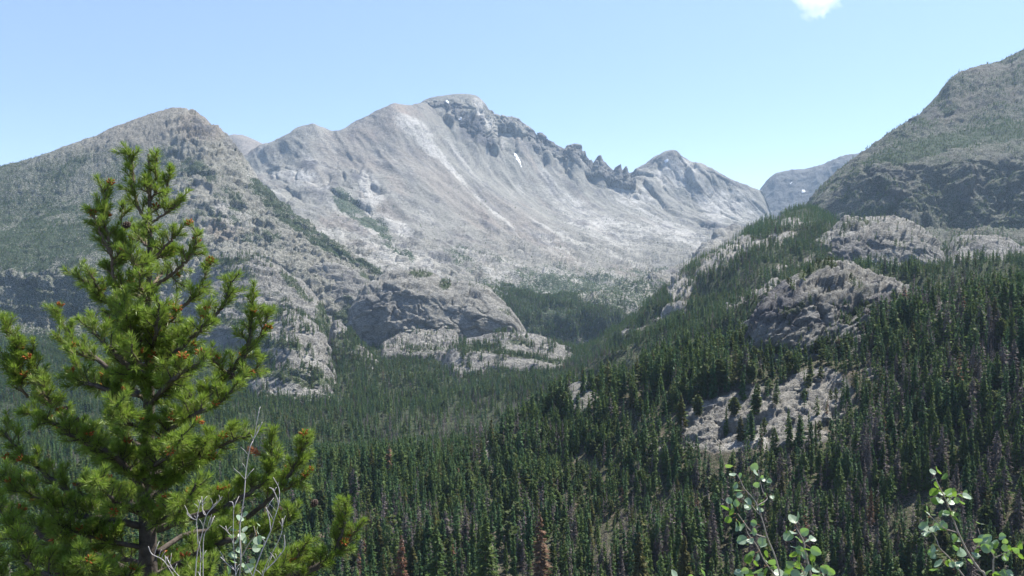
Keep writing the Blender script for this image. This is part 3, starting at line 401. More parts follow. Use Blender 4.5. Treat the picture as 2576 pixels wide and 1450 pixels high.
MF = {'spruce': foliage_mat('spruce_needles', (0.110, 0.180, 0.042), (0.145, 0.200, 0.045), (0.060, 0.110, 0.032)),
      'fir': foliage_mat('fir_needles', (0.072, 0.155, 0.052), (0.098, 0.180, 0.052), (0.045, 0.100, 0.040)),
      'pine': foliage_mat('olive_pine_needles', (0.125, 0.150, 0.036), (0.100, 0.145, 0.040), (0.065, 0.09, 0.028)),
      'dead': foliage_mat('grey_dead_twigs', (0.125, 0.105, 0.098), (0.155, 0.125, 0.115), (0.085, 0.070, 0.064), .08),
      'rust': foliage_mat('rust_dead_needles', (0.22, 0.095, 0.045), (0.18, 0.10, 0.055), (0.13, 0.085, 0.055), .15),
      'gold': foliage_mat('yellowing_needles', (0.14, 0.14, 0.030), (0.12, 0.11, 0.032), (0.07, 0.08, 0.025))}
M_trunk = plain_mat('conifer_bark', (0.10, 0.08, 0.065), (0.16, 0.13, 0.11)); M_snag = plain_mat('silver_wood', (0.26, 0.24, 0.225), (0.36, 0.34, 0.32))
def cone_tube(r0, h0, r1, h1, n=6):
    a = np.arange(n)*2*math.pi/n; c = np.stack([np.cos(a), np.sin(a)], -1)
    v = np.concatenate([np.c_[c*r0, np.full(n, h0)], np.c_[c*r1, np.full(n, h1)]]); f = [[k, (k+1) % n, n+(k+1) % n, n+k] for k in range(n)]
    return v, np.array(f)
def crown_mesh(kind, lod, seed):
    """unit-height conifer crown as many small pointed sprays"""
    r = np.random.default_rng(seed); nw, nb, ns = {0: (34, 6, 4), 1: (19, 5, 2), 2: (10, 4, 1)}[lod]
    pine = kind == 'pine'; dead = kind in ('dead',); Rb = {'spruce': .145, 'fir': .115, 'pine': .20, 'dead': .125, 'rust': .15, 'gold': .15}[kind]*r.uniform(.75, 1.3)
    lo = {'pine': .22, 'dead': .10}.get(kind, r.uniform(.04, .14)); V = []
    for k in range(nw):
        t = lo+(1-lo)*((k+.5)/nw)**0.92; t2 = (t-lo)/(1-lo)
        if pine: L0 = Rb*(math.sin(math.pi*min(.97, t2*.8+.16))**.7)
        else: L0 = Rb*((1-t2)**.72)*(.55+.45*min(1, t2*6))+.012
        for b in range(nb):
            a = r.uniform(0, 2*math.pi) if lod < 2 else (b+k*.37)*2*math.pi/nb+r.uniform(-.4, .4)
            L = L0*r.uniform(.45, 1.2)
            if r.random() < .07: L *= .3
            z = t+r.uniform(-.5, .5)*(1-lo)/nw; ca, sa = math.cos(a), math.sin(a); droop = r.uniform(.15, .55) if not pine else r.uniform(-.5, .2)
            o = np.array([0, 0, z]); d = np.array([ca, sa, -droop]); sd_ = np.array([-sa, ca, 0]); up = np.array([0, 0, 1.0])
            wd = (.018 if lod == 0 else .032 if lod == 1 else .055)*(1+.5*pine)*(0.42 if dead else .62 if kind == 'rust' else 1)
            for s in range(ns):
                s0 = r.uniform(0.0, .55) if s else 0.0; sg = r.choice([-1, 1]); sp = r.uniform(.25, .8)*sg if s else 0
                A = o+d*L*s0; T = A+(d+sd_*sp)*L*(1-s0)*r.uniform(.75, 1.05)+up*L*r.uniform(-.1, .22)
                ax = sd_*wd*r.uniform(.6, 1.2)+up*wd*r.uniform(-.9, .9); M_ = A*.45+T*.55
                V += [A, M_+ax, T, A, T, M_-ax+up*r.uniform(-.012, .012)] if lod < 2 else [A+ax*.3+up*wd*.5, T-up*.03, A-ax*.3-up*wd]
                if lod == 0 and not dead:
                    B = A*.6+T*.4; V += [B, T*.8+B*.2+up*wd*r.uniform(-.9, -.2), T*.4+B*.6-up*wd*.9]
    if not dead or True: V += [np.array([-.006, 0, .97]), np.array([.006, 0, .97]), np.array([0, 0, 1.03])]
    V = np.array(V); return V, np.arange(len(V)).reshape(-1, 3)
PROTO = {}
for kind in MF:
    for lod in (0, 1, 2):
        for s in range(5 if lod < 2 else 3):
            V, f = crown_mesh(kind, lod, 1000+97*s+lod*7+len(kind)*13)
            if lod == 0:
                tv, tf = cone_tube(.011, -.06, .002, .985, 7)
                PROTO[kind, lod, s] = (mesh_obj('crown', V, f, MF[kind], link=False).data, mesh_obj('trunk', tv, tf, M_snag if kind == 'dead' else M_trunk, link=False).data)
            else:
                tv, tf = cone_tube(.009, -.06, .002, .95, 3); tf = np.concatenate([tf[:, [0, 1, 2]], tf[:, [0, 2, 3]]])
                o = mesh_obj('conifer_kind', np.concatenate([V, tv]), np.concatenate([f, tf+len(V)]), MF[kind], link=False)
                o.data.materials.append(M_snag if kind == 'dead' else M_trunk)
                mi = np.zeros(len(f)+len(tf), np.int32); mi[len(f):] = 1; o.data.polygons.foreach_set('material_index', mi); PROTO[kind, lod, s] = o
KINDS = list(MF)
def make_coll(lod):
    c = bpy.data.collections.new('conifer_kinds_%s' % ('near' if lod == 1 else 'far')); order = []
    for ki, kind in enumerate(KINDS):
        for s in range(5 if lod == 1 else 3):
            o = PROTO[kind, lod, s]; o.name = 'k%02d%d' % (ki, s); c.objects.link(o); order.append((ki, s))
    return c, {k: i for i, k in enumerate(order)}, 5 if lod == 1 else 3
COLLS = {1: make_coll(1), 2: make_coll(2)}
def scatter(name, lod, T, label, cat):
    """T: array x,y,z,height,width factor,kind,seed -> ONE stuff object that instances conifers on its points"""
    c, idx, ns = COLLS[lod]
    me = bpy.data.meshes.new(name); me.vertices.add(len(T)); me.vertices.foreach_set('co', T[:, :3].astype(np.float32).ravel())
    var = np.array([idx[int(k), int(s) % ns] for k, s in zip(T[:, 5], T[:, 6])], np.int32)
    a = me.attributes.new('variant', 'INT', 'POINT'); a.data.foreach_set('value', var)
    a = me.attributes.new('sc', 'FLOAT_VECTOR', 'POINT'); a.data.foreach_set('vector', np.stack([T[:, 3]*T[:, 4], T[:, 3]*T[:, 4], T[:, 3]], -1).astype(np.float32).ravel())
    rt = np.stack([RNG.normal(0, .045, len(T)), RNG.normal(0, .045, len(T)), RNG.uniform(0, 6.28, len(T))], -1)
    a = me.attributes.new('rt', 'FLOAT_VECTOR', 'POINT'); a.data.foreach_set('vector', rt.astype(np.float32).ravel())
    o = bpy.data.objects.new(name, me); col.objects.link(o)
    ng = bpy.data.node_groups.new(name+'_scatter', 'GeometryNodeTree'); ng.interface.new_socket('Geometry', in_out='INPUT', socket_type='NodeSocketGeometry'); ng.interface.new_socket('Geometry', in_out='OUTPUT', socket_type='NodeSocketGeometry')
    gi, go = ng.nodes.new('NodeGroupInput'), ng.nodes.new('NodeGroupOutput'); ip = ng.nodes.new('GeometryNodeInstanceOnPoints'); ci = ng.nodes.new('GeometryNodeCollectionInfo')
    ci.inputs['Collection'].default_value = c; ci.inputs['Separate Children'].default_value = True; ci.inputs['Reset Children'].default_value = True; ip.inputs['Pick Instance'].default_value = True
    def na(n, ty):
        x = ng.nodes.new('GeometryNodeInputNamedAttribute'); x.data_type = ty; x.inputs[0].default_value = n; return x.outputs[0]
    ng.links.new(gi.outputs[0], ip.inputs['Points']); ng.links.new(ci.outputs[0], ip.inputs['Instance']); ng.links.new(na('variant', 'INT'), ip.inputs['Instance Index'])
    ng.links.new(na('sc', 'FLOAT_VECTOR'), ip.inputs['Scale']); ng.links.new(na('rt', 'FLOAT_VECTOR'), ip.inputs['Rotation']); ng.links.new(ip.outputs[0], go.inputs[0])
    o.modifiers.new('scatter', 'NODES').node_group = ng; tag(o, label, cat, kind='stuff'); return o
def sample(land_name, dens, height, mix, ymax=1500, sink=0.3):
    """dens(px,py,veg) trees per square metre; mix(px,py)-> weights over KINDS"""
    L = LANDS[land_name]; n = L['nfront']; V = L['V'][:n+1]; px, py = L['PX'][:n+1], L['PY'][:n+1]
    a, b, c, d = V[:-1, :-1], V[:-1, 1:], V[1:, 1:], V[1:, :-1]
    area = np.abs(np.cross((c-a)[..., :2], (d-b)[..., :2]))*0.5
    cpx, cpy = px[:-1, :-1], py[:-1, :-1]; vg = np.zeros(px.shape[0]*px.shape[1]); full = np.zeros(L['V'].shape[0]*L['V'].shape[1], np.float32)
    L['obj'].data.attributes['veg'].data.foreach_get('value', full); vg = full.reshape(L['V'].shape[:2])[:n, :-1]
    lam = area*dens(cpx, cpy, vg)*((cpx > -560) & (cpx < 3050) & (cpy < ymax)); k = RNG.poisson(np.clip(lam, 0, 50))
    i, j = np.nonzero(k); rep = np.repeat(np.arange(len(i)), k[i, j]); i, j = i[rep], j[rep]
    u, v = RNG.random(len(i)), RNG.random(len(i)); u_, v_ = u[:, None], v[:, None]
    p = a[i, j]*(1-u_)*(1-v_)+b[i, j]*u_*(1-v_)+c[i, j]*u_*v_+d[i, j]*(1-u_)*v_
    x, y = cpx[i, j], cpy[i, j]; h = height[0]+(height[1]-height[0])*RNG.beta(2, 2, len(i)); W = np.stack([np.broadcast_to(q, x.shape) for q in mix(x, y)], -1).astype(float); W = np.cumsum(W/W.sum(1, keepdims=True), 1)
    kd = (RNG.random(len(i))[:, None] > W).sum(1); kd = np.clip(kd, 0, len(KINDS)-1)
    p[:, 2] -= sink; h = h*(.92+.55*fbm(p, 38, 2))
    h = np.where(kd == 2, h*.72, h)
    return np.c_[p, h, RNG.uniform(.7, 1.45, len(i)), kd, RNG.integers(0, 15, len(i))]
def clump(a, b, wl=42, lo=-.02, hi=.25): return 2.4*sstep(lo, hi, fbm(np.stack([a, b*1.7, 0*a+5], -1), wl, 3))
# kinds: spruce fir pine dead rust gold
near_dead = [(1500, 1400, 700, 110, 0, .38), (2400, 1150, 260, 420, 0, .42), (2350, 720, 200, 60, 0, .4), (1150, 1120, 320, 30, 8, .45), (2100, 1350, 500, 160, 0, .5), (1050, 1400, 200, 100, 0, .45)]
def mix_near(x, y):
    dd = .05+ell(x, y, near_dead); ol = .12+.8*ell(x, y, [(1980, 900, 160, 60, 0, .8), (2100, 660, 160, 40, 0, .9), (1900, 1050, 220, 90, 0, .5), (1350, 1200, 300, 80, 0, .35)])
    return [.42+0*x, .40+0*x, ol, dd*.95, .004+.008*(y > 1300), .02+.05*(y > 1300)]
def mix_mid(x, y): return [.45+0*x, .45+0*x, .10+.5*ell(x, y, [(1000, 950, 120, 40, 0, .4), (1350, 1000, 140, 30, 0, .5), (800, 1080, 90, 40, 0, .5)]), .07+.7*ell(x, y, [(1600, 980, 200, 60, 0, .5), (1850, 740, 90, 60, 0, .3), (1250, 1040, 120, 30, 0, .5), (1050, 1080, 160, 30, 0, .5)]), .004+0*x, .01+0*x]
def mix_scrub(x, y): return [.5+0*x, .3+0*x, .35+0*x, .12+.9*ell(x, y, [(700, 530, 120, 20, 40, .6), (2330, 370, 120, 20, -10, .2)]), 0*x, 0*x]
NT = np.concatenate([sample('near_hillside', lambda a, b, v: .066*(1-.82*np.maximum(ell(a, b, OUT), ell(a, b-45, OUT)))*(.35+.65*(fbm(np.stack([a, b, 0*a], -1), 70, 2) > -.3)), (11, 22), mix_near, 1800),
                     sample('near_dome', lambda a, b, v: .004+.05*(v > .4)+.02*ell(a, b, [(2000, 860, 200, 30, 0, 1)]), (4, 10), mix_near, 1600), sample('rock_knoll', lambda a, b, v: .004+0*a, (3, 6), mix_near)])
extra = [(1700, 1070, 425), (1880, 1000, 455)]
big = np.array([[*P(x, y, d), h, w, k, s] for x, y, d, h, w, k, s in [(1362, 1475, 292, 25, 1.25, 4, 0), (1010, 1480, 300, 19, 1.0, 4, 1), (2190, 1330, 330, 16, .7, 4, 2), (2415, 1060, 395, 29, .9, 4, 1), (1905, 880, 562, 30, 1.2, 1, 0), (1855, 900, 562, 26, 1.1, 1, 1), (1870, 905, 560, 22, 1.1, 1, 2),
      (1610, 1480, 300, 20, 1.3, 5, 0), (1720, 1480, 300, 19, 1.2, 5, 1), (1100, 1490, 300, 24, 1.1, 0, 0), (1220, 1480, 300, 26, 1.2, 0, 1), (2165, 1490, 290, 15, 1.2, 5, 0)]], float)
NT = np.concatenate([NT, big])
# the 300 that show largest: paint silhouettes front to back and count what stays visible
tipx, tipy, dist = proj(NT[:, :3]+np.c_[0*NT[:, 3], 0*NT[:, 3], NT[:, 3]]); bx, by, _ = proj(NT[:, :3])
occ = np.zeros((580, 1030), bool); yy, xx = np.mgrid[0:580, 0:1030]
occ |= ((xx-148)/150.)**2+((yy-430)/235.)**2 < 1; occ |= (xx < 340) & (yy > 470)
vis = np.zeros(len(NT)); S_ = 1/2.5156
for i in np.argsort(dist):
    if tipx[i] < -20 or tipx[i] > 2600 or tipy[i] > 1445: continue
    hw = .11*NT[i, 3]*NT[i, 4]*F/dist[i]*S_; x0, y0, y1 = tipx[i]*S_, tipy[i]*S_, min(by[i]*S_, 576)
    ya, yb = max(0, int(y0)), int(y1)+1; xa, xb = max(0, int(x0-hw)), min(1024, int(x0+hw)+2)
    if xb <= xa or yb <= ya: continue
    H_ = max(by[i]*S_-y0, 1); m_ = np.abs(xx[ya:yb, xa:xb]+.5-x0) < hw*np.clip((yy[ya:yb, xa:xb]-y0)/H_*1.3, 0, 1)+.4
    vis[i] = (m_ & ~occ[ya:yb, xa:xb]).sum(); occ[ya:yb, xa:xb] |= m_
pick = np.argsort(-vis)[:300]; rest = np.ones(len(NT), bool); rest[pick] = False
KN = {0: ('spruce_tree', 'spruce tree', 'dark green spruce'), 1: ('fir_tree', 'fir tree', 'slim blue-green fir'), 2: ('pine_tree', 'pine tree', 'bushy olive-green pine'), 3: ('dead_conifer', 'dead tree', 'bare grey-brown dead conifer'), 4: ('dying_conifer', 'dead tree', 'rust-red dead conifer'), 5: ('yellowing_spruce', 'spruce tree', 'yellow-green spruce')}
used = set()
def where(x, y):
    if y > 1330: return 'along the bottom edge'
    if ell(x, y+20, OUT) > .3: return 'on the pale outcrop'
    if x > 2250 and y < 900: return 'on the upper right slope'
    if 1820 < x < 2320 and y < 880: return 'by the grey rock dome'
    if x > 2000: return 'on the right-hand slope'
    if x < 1000: return 'beyond the big pine'
    return 'in the near forest'
for i in pick:
    k = int(NT[i, 5]); nm, cat, lab = KN[k]; e = tag(bpy.data.objects.new(nm, None), None, cat, {'dead tree': 'dead conifers on the near hillside', 'pine tree': 'olive pines on the near hillside', 'fir tree': 'slim firs on the near hillside'}.get(cat, 'spruces on the near hillside'))
    col.objects.link(e); ax, ay = max(tipx[i], 0)/25.76, max(tipy[i], 0)/14.5; l = '%s %s, tip %.1f%% across, %.1f%% down' % (lab, where(tipx[i], tipy[i]), ax, ay)
    e['label'] = l; used.add(l)
    e.location = NT[i, :3]; h, wf = NT[i, 3], NT[i, 4]; e.rotation_euler = (RNG.normal(0, .02), RNG.normal(0, .02), RNG.uniform(0, 6.28)); e.empty_display_size = .5
    cm, tm = PROTO[KINDS[k], 0, int(NT[i, 6]) % 5]
    for n_, d_ in (('crown', cm), ('trunk', tm)):
        o = bpy.data.objects.new(n_, d_); col.objects.link(o); o.parent = e; o.scale = (h*wf, h*wf, h)
scatter('near_forest', 1, NT[rest], 'dense spruce, fir and dead conifers covering the near hillside', 'forest')
VF = np.concatenate([
 sample('valley_floor', lambda a, b, v: .040*np.clip(.75+.9*fbm(np.stack([a, b*2.2, 0*a], -1), 60, 3), .15, 1.4)*(1-.85*ell(a, b, [(1330, 893, 170, 26, 10, .95), (1220, 870, 80, 14, 0, .8), (1190, 835, 60, 30, 0, 1), (1010, 860, 50, 22, 25, .9)])), (7, 18), mix_mid, 1240),
 sample('left_rib', lambda a, b, v: .012*clump(a, b)+.03*(v > .35), (8, 14), mix_mid), sample('middle_rib', lambda a, b, v: .014*clump(a, b)+.03*(v > .35), (8, 14), mix_mid),
 sample('valley_ledge', lambda a, b, v: .012*clump(a, b, 30)+.05*(v > .35), (8, 13), mix_mid), sample('talus_slope', lambda a, b, v: .006+.03*(v > .35), (8, 12), mix_mid),
 sample('left_slabs', lambda a, b, v: .009*clump(a, b)+.035*(v > .35), (6, 12), mix_mid), sample('back_slabs', lambda a, b, v: .002+.03*(v > .4), (6, 11), mix_mid), sample('central_dome', lambda a, b, v: .0008+.03*(v > .4), (5, 9), mix_mid)])
near_v = VF[:, 1] < 1700
scatter('valley_wood', 1, VF[near_v], 'conifers on the valley floor just behind the near hillside', 'forest'); VF = VF[~near_v]
scatter('valley_forest', 2, VF, 'dark conifer forest filling the valley floor between the granite domes', 'forest')
RF = np.concatenate([sample('forested_ridge', lambda a, b, v: .010+.040*sstep(.3, .6, v)*np.clip(.8+.9*fbm(np.stack([a, b*1.6, 0*a], -1), 50, 3), .1, 1.4), (7, 17), mix_mid), sample('upper_right_dome', lambda a, b, v: .004+.03*(v > .35)+.012*(b > 665), (6, 11), mix_mid), sample('far_right_slab', lambda a, b, v: .006+.03*(v > .35), (6, 11), mix_mid)])
near_r = RF[:, 1] < 1300
scatter('ridge_wood', 1, RF[near_r], 'conifers on the nearer flank of the right-hand ridge', 'forest'); RF = RF[~near_r]
scatter('ridge_forest', 2, RF, 'conifers on the ridge that drops from the right into the valley', 'forest')
SF = np.concatenate([sample('left_mountain', lambda a, b, v: .0016*clump(a, b)+.032*sstep(.35, .75, v), (3.5, 7.5), mix_scrub), sample('right_mountain', lambda a, b, v: .0016*clump(a, b)+.024*sstep(.35, .75, v), (4, 11), mix_scrub),
                     sample('mountain_massif', lambda a, b, v: (.0002+.004*sstep(.4, .7, v)+.075*clump(a, b, 60, -.35, .0)*ell(a, b, [(1440, 822, 190, 46, 12, 1), (1540, 838, 110, 30, 0, 1), (1360, 780, 110, 26, 20, .6)]))*(b > 480), (5, 12), mix_scrub)])
SF[:, 4] *= 2.2
scatter('mountain_scrub', 2, SF, 'stunted conifers and scrub scattered over the far mountain slopes', 'scrub')
print('TREES', len(NT), len(VF), len(RF), len(SF), 'min vis', vis[pick].min())
# ------------------------------------------------------------------ snow patches lying on the terrain
m, t, out = newmat('old_snow'); b = N(t, 'ShaderNodeBsdfPrincipled', Roughness=0.7); co = N(t, 'ShaderNodeTexCoord').outputs['Object']
t.links.new(mixc(t, noise(t, co, .05, 5), (0.72, 0.74, 0.78), (0.88, 0.89, 0.9)), b.inputs['Base Color']); t.links.new(b.outputs[0], out.inputs[0]); M_snow = m
def snow(land_name, L, label, wl=25):
    D = LANDS[land_name]; n = D['nfront']; V = D['V'][:n]; px, py = D['PX'][:n], D['PY'][:n]; V0 = V
    f = ell(px, py, L)+.45*nz(V, wl, 31); m_ = (f > .5) & (ell(px, py, L) > 0)
    q = m_[:-1, :-1] & m_[:-1, 1:] & m_[1:, 1:] & m_[1:, :-1]
    if not q.any(): print('no snow', label); return
    idx = np.arange(V.shape[0]*V.shape[1]).reshape(V.shape[:2]); F4 = np.stack([idx[:-1, :-1], idx[:-1, 1:], idx[1:, 1:], idx[1:, :-1]], -1)[q]
    inner = np.zeros(m_.shape, int)
    for a, b_ in ((0, 0), (0, 1), (1, 0), (1, 1)): inner[a:a+q.shape[0], b_:b_+q.shape[1]] += q
    h = np.where(inner.ravel() == 4, 5.0, 2.2)
    u, inv = np.unique(F4, return_inverse=True); W = V.reshape(-1, 3)[u]+np.array([0, -.55, .75])*h[u][:, None]
    o = mesh_obj('snow_patch', W, inv.reshape(F4.shape), M_snow, smooth=True); tag(o, label, 'snow patch', 'old snow patches on the mountains')
    Bt = V.reshape(-1, 3)[u]-np.array([0, 0, 1.0]); k = len(u)      # underside gives the drift its thickness
    me = o.data; 
snow('toothed_ridge', [(1291, 351, 5, 6, 0, 1), (1300, 361, 5, 5, 0, 1)], 'small snow patch at the top of the gully under the toothed ridge')
snow('toothed_ridge', [(1297, 378, 6, 11, 0, 1)], 'middle snow patch in the gully between the small upper patch and the long tongue')
snow('mountain_massif', [(1297, 386, 5, 7, 0, 1), (1304, 401, 15, 5, 65, 1), (1311, 416, 7, 3, 60, 1)], 'long white snow tongue in the steep gully right of the highest summit')
snow('summit_block', [(1157, 306, 6, 5, 0, 1)], 'small square snow patch low on the dark face of the highest peak')
snow('summit_block', [(1125, 256, 5, 4, 0, 1)], 'tiny snow patch nearest the top of the highest peak')
snow('summit_block', [(1108, 274, 7, 4, -25, 1)], 'slanting snow sliver on the left of the highest summit')
snow('mountain_massif', [(1675, 409, 7, 4, 0, 1)], 'faint snow spot just below the pyramid summit')
snow('mountain_massif', [(1827, 623, 13, 4, 25, 1)], 'slanted snow patch at the head of the valley beside the ridge')
snow('mountain_massif', [(1789, 657, 15, 3, 0, 1)], 'flat snow strip on the basin floor beside the forested ridge')
snow('mountain_massif', [(1861, 609, 6, 4, 0, 1)], 'tiny snow scrap above the slanted patch at the valley head')
snow('distant_peak', [(2021, 481, 6, 7, 30, 1)], 'snow spot in the middle of the dark distant peak beyond the pass')
snow('distant_peak', [(1990, 462, 10, 3, -40, 1)], 'thin slanting snow streak on the left of the distant peak')
snow('right_mountain', [(2104, 575, 11, 6, -40, 1)], 'white snow patch at the foot of the right mountain above the rounded dome')

# ------------------------------------------------------------------ boulders and fallen trunks
M_boulder = M_near
def boulder_mesh(seed):
    r = np.random.default_rng(seed); bpy_me = None; n = 12; m_ = 18; V = []
    for i in range(n+1):
        for j in range(m_):
            th, ph = math.pi*i/n, 2*math.pi*j/m_; V.append((math.sin(th)*math.cos(ph), math.sin(th)*math.sin(ph), math.cos(th)))
    V = np.array(V); planes = r.normal(size=(9, 3)); planes /= np.linalg.norm(planes, axis=1)[:, None]
    for p_, d in zip(planes, r.uniform(.45, .8, 9)):
        k = np.maximum(V@p_-d, 0); V = V-k[:, None]*p_
    V *= r.uniform(.7, 1.2, 3)*np.array([1, 1, .75]); V += fbm(V+seed, .5, 3)[:, None]*.06
    f = [[i*m_+j, i*m_+(j+1) % m_, (i+1)*m_+(j+1) % m_, (i+1)*m_+j] for i in range(n) for j in range(m_)]
    return mesh_obj('boulder', V, f, M_boulder, link=False).data
BM = [boulder_mesh(s) for s in range(5)]
def on_land(land_name, px, py):
    D = LANDS[land_name]; n = D['nfront']; k = np.argmin(np.hypot(D['PX'][:n]-px, D['PY'][:n]-py)); return D['V'][:n].reshape(-1, 3)[k]
rb = np.random.default_rng(5); nb = 0
for land_name, spots, sz, txt, grp in (
    ('central_dome', [(rb.uniform(1010, 1150), rb.uniform(825, 850)) for _ in range(26)], (3, 8), 'pale fallen block in the talus under the central dome', 'talus blocks under the central dome'),
    ('near_hillside', [(x, y) for x, y in ((1728, 1048), (1800, 1002), (1960, 960), (2010, 975), (2060, 955), (2100, 1010), (2080, 1065), (1900, 1085), (1850, 1040), (1940, 1020), (1990, 1060), (2030, 1100), (1880, 985), (2110, 960))], (1.2, 2.6), 'weathered grey boulder on the pale outcrop', 'boulders on the pale outcrop'),
    ('left_rib', [(rb.uniform(680, 840), rb.uniform(880, 1020)) for _ in range(14)], (2, 4.5), 'pale boulder on the rocky rib left of the valley', 'boulders on the left rib'),
    ('rock_knoll', [(1432, 969), (1490, 975)], (1.3, 2.2), 'round boulder perched on the small knoll above the treetops', 'boulders on the small knoll')):
    for x, y in spots:
        p = on_land(land_name, x, y); o = bpy.data.objects.new('boulder', BM[nb % 5]); nb += 1; col.objects.link(o); s = rb.uniform(*sz)
        o.location = p+np.array([0, 0, s*.25]); o.scale = (s*rb.uniform(.7, 1.2), s, s*rb.uniform(.6, 1)); o.rotation_euler = (rb.uniform(-.3, .3), rb.uniform(-.3, .3), rb.uniform(0, 6))
        qx, qy, _ = proj(np.array(o.location)); tag(o, '%s, %.1f%% across, %.1f%% down' % (txt, qx/25.76, qy/14.5), 'boulder', grp)
M_log = plain_mat('bleached_log', (0.40, 0.37, 0.33), (0.55, 0.52, 0.48), 4)
def tube(pts, rad, n=6):
    """one swept tube through pts with a radius per point"""
    pts = np.asarray(pts, float); rad = np.asarray(rad, float); tn = np.gradient(pts, axis=0); tn /= np.linalg.norm(tn, axis=1)[:, None]+1e-9
    ref = np.array([0.31, 0.9, 0.3]) if abs(tn[0][2]) > .5 else np.array([0, .2, 1.0]); u = np.cross(tn, ref); u /= np.linalg.norm(u, axis=1)[:, None]+1e-9; v = np.cross(tn, u)
    a = np.arange(n)*2*math.pi/n; ring = pts[:, None]+rad[:, None, None]*(np.cos(a)[None, :, None]*u[:, None]+np.sin(a)[None, :, None]*v[:, None])
    k = len(pts); V = np.concatenate([ring.reshape(-1, 3), pts[:1], pts[-1:]]); f = []
    for i in range(k-1):
        for j in range(n): f.append([i*n+j, i*n+(j+1) % n, (i+1)*n+(j+1) % n, (i+1)*n+j])
    for j in range(n): f.append([k*n, (j+1) % n, j, j]); f.append([k*n+1, (k-1)*n+j, (k-1)*n+(j+1) % n, (k-1)*n+(j+1) % n])
    return V, f
def merge(parts):
    Vs, Fs, o = [], [], 0
    for V, f in parts: Vs.append(V); Fs += [[i+o for i in q] for q in f]; o += len(V)
    return np.concatenate(Vs), Fs
def poly_obj(name, V, F, mat, parent=None, smooth=True):
    me = bpy.data.meshes.new(name); F = [q[:3] if q[2] == q[3] else q for q in F]; me.from_pydata([tuple(v) for v in V], [], F); me.materials.append(mat)
    if smooth: me.polygons.foreach_set('use_smooth', [True]*len(me.polygons))
    me.update(); o = bpy.data.objects.new(name, me); col.objects.link(o)
    if parent: o.parent = parent
    return o
for x, y, an in ((2185, 1205, 35), (1955, 1012, 60), (1990, 955, -50), (2010, 960, 60), (2015, 962, -20), (1775, 1035, 20), (2075, 1005, 80), (1940, 1030, -70), (2255, 700, 50), (1835, 1130, 70), (2350, 830, 15), (2250, 945, -10), (1245, 1140, 60), (2170, 1040, 45)):
    p = on_land('near_hillside', x, y)+np.array([0, -.5, .5]); L_ = rb.uniform(6, 10); d = np.array([math.cos(R(an)), .2, math.sin(R(an))*.45]); q = p+d*L_
    V, f = tube([p, p*.5+q*.5+np.array([0, 0, .25]), q], [.30, .22, .08]); o = poly_obj('fallen_log', V, f, M_log); qx, qy, _ = proj(p)
    tag(o, 'bleached fallen trunk lying on pale rock, %.1f%% across, %.1f%% down' % (qx/25.76, qy/14.5), 'log', 'bleached fallen trunks')

# ------------------------------------------------------------------ the foreground pine
def attr_mat(name, c0, c1, rough, trans, spec=0.5):
    m, t, out = newmat(name); at = N(t, 'ShaderNodeAttribute', attribute_name='tone').outputs['Fac']
    c = mixc(t, at, c0, c1); b = N(t, 'ShaderNodeBsdfPrincipled', Roughness=rough); b.inputs['Specular IOR Level'].default_value = spec; t.links.new(c, b.inputs['Base Color'])
    tr = N(t, 'ShaderNodeBsdfTranslucent'); t.links.new(c, tr.inputs[0]); mx = N(t, 'ShaderNodeMixShader'); mx.inputs[0].default_value = trans
    t.links.new(b.outputs[0], mx.inputs[1]); t.links.new(tr.outputs[0], mx.inputs[2]); t.links.new(mx.outputs[0], out.inputs[0]); return m
M_needle = attr_mat('pine_needles', (0.195, 0.235, 0.055), (0.260, 0.390, 0.050), 0.45, 0.4, 0.45)
M_rneedle = plain_mat('dead_pine_needles', (0.36, 0.11, 0.045), (0.28, 0.14, 0.07), 60)
M_bark = plain_mat('pine_bark', (0.070, 0.058, 0.050), (0.145, 0.120, 0.100), 22, .95, .012)
M_twig = plain_mat('pine_twig_bark', (0.12, 0.09, 0.062), (0.20, 0.155, 0.115), 60, .9, .003)
M_pollen = plain_mat('rust_pollen_cones', (0.30, 0.075, 0.022), (0.42, 0.14, 0.04), 90, .8)
M_cone = plain_mat('woody_cone', (0.07, 0.05, 0.04), (0.14, 0.10, 0.08), 90, .8)
PY_ = 4.8
rp = np.random.default_rng(21)
def pp(x, y, d=0.0): return P(x, y, PY_+d)
pine = bpy.data.objects.new('pine_tree', None); col.objects.link(pine)
tag(pine, 'large foreground pine with bright green needles and rust-red pollen cones at left', 'pine tree')
trunk_px = [(370, 1960, 25), (372, 1700, 25), (373, 1450, 23), (371, 1330, 21), (370, 1200, 20), (371, 1130, 17), (375, 1000, 13), (377, 900, 10.5), (372, 800, 9), (375, 700, 7.5), (378, 600, 6), (377, 530, 5), (376, 505, 4.5)]
tp = np.array([pp(x, y) for x, y, r in trunk_px]); pine.location = Vector(tp[0]); base = tp[0]; MM = PY_/F
def rel(V): return np.asarray(V)-base
V, f = tube(rel(tp), [r*MM for _, _, r in trunk_px], 12); poly_obj('trunk', V, f, M_bark, pine)
V, f = tube(rel([pp(376, 507), pp(378, 470), pp(376, 430), pp(373, 388)]), [4*MM, 4*MM, 3.6*MM, 2.5*MM], 7); o = poly_obj('dead_leader', V, f, M_twig, pine); o['label'] = 'bare reddish dead leader at the tip'
def trunk_at(y):
    ys_ = [q[1] for q in trunk_px][::-1]; xs2 = [q[0] for q in trunk_px][::-1]; return float(np.interp(y, ys_, xs2))
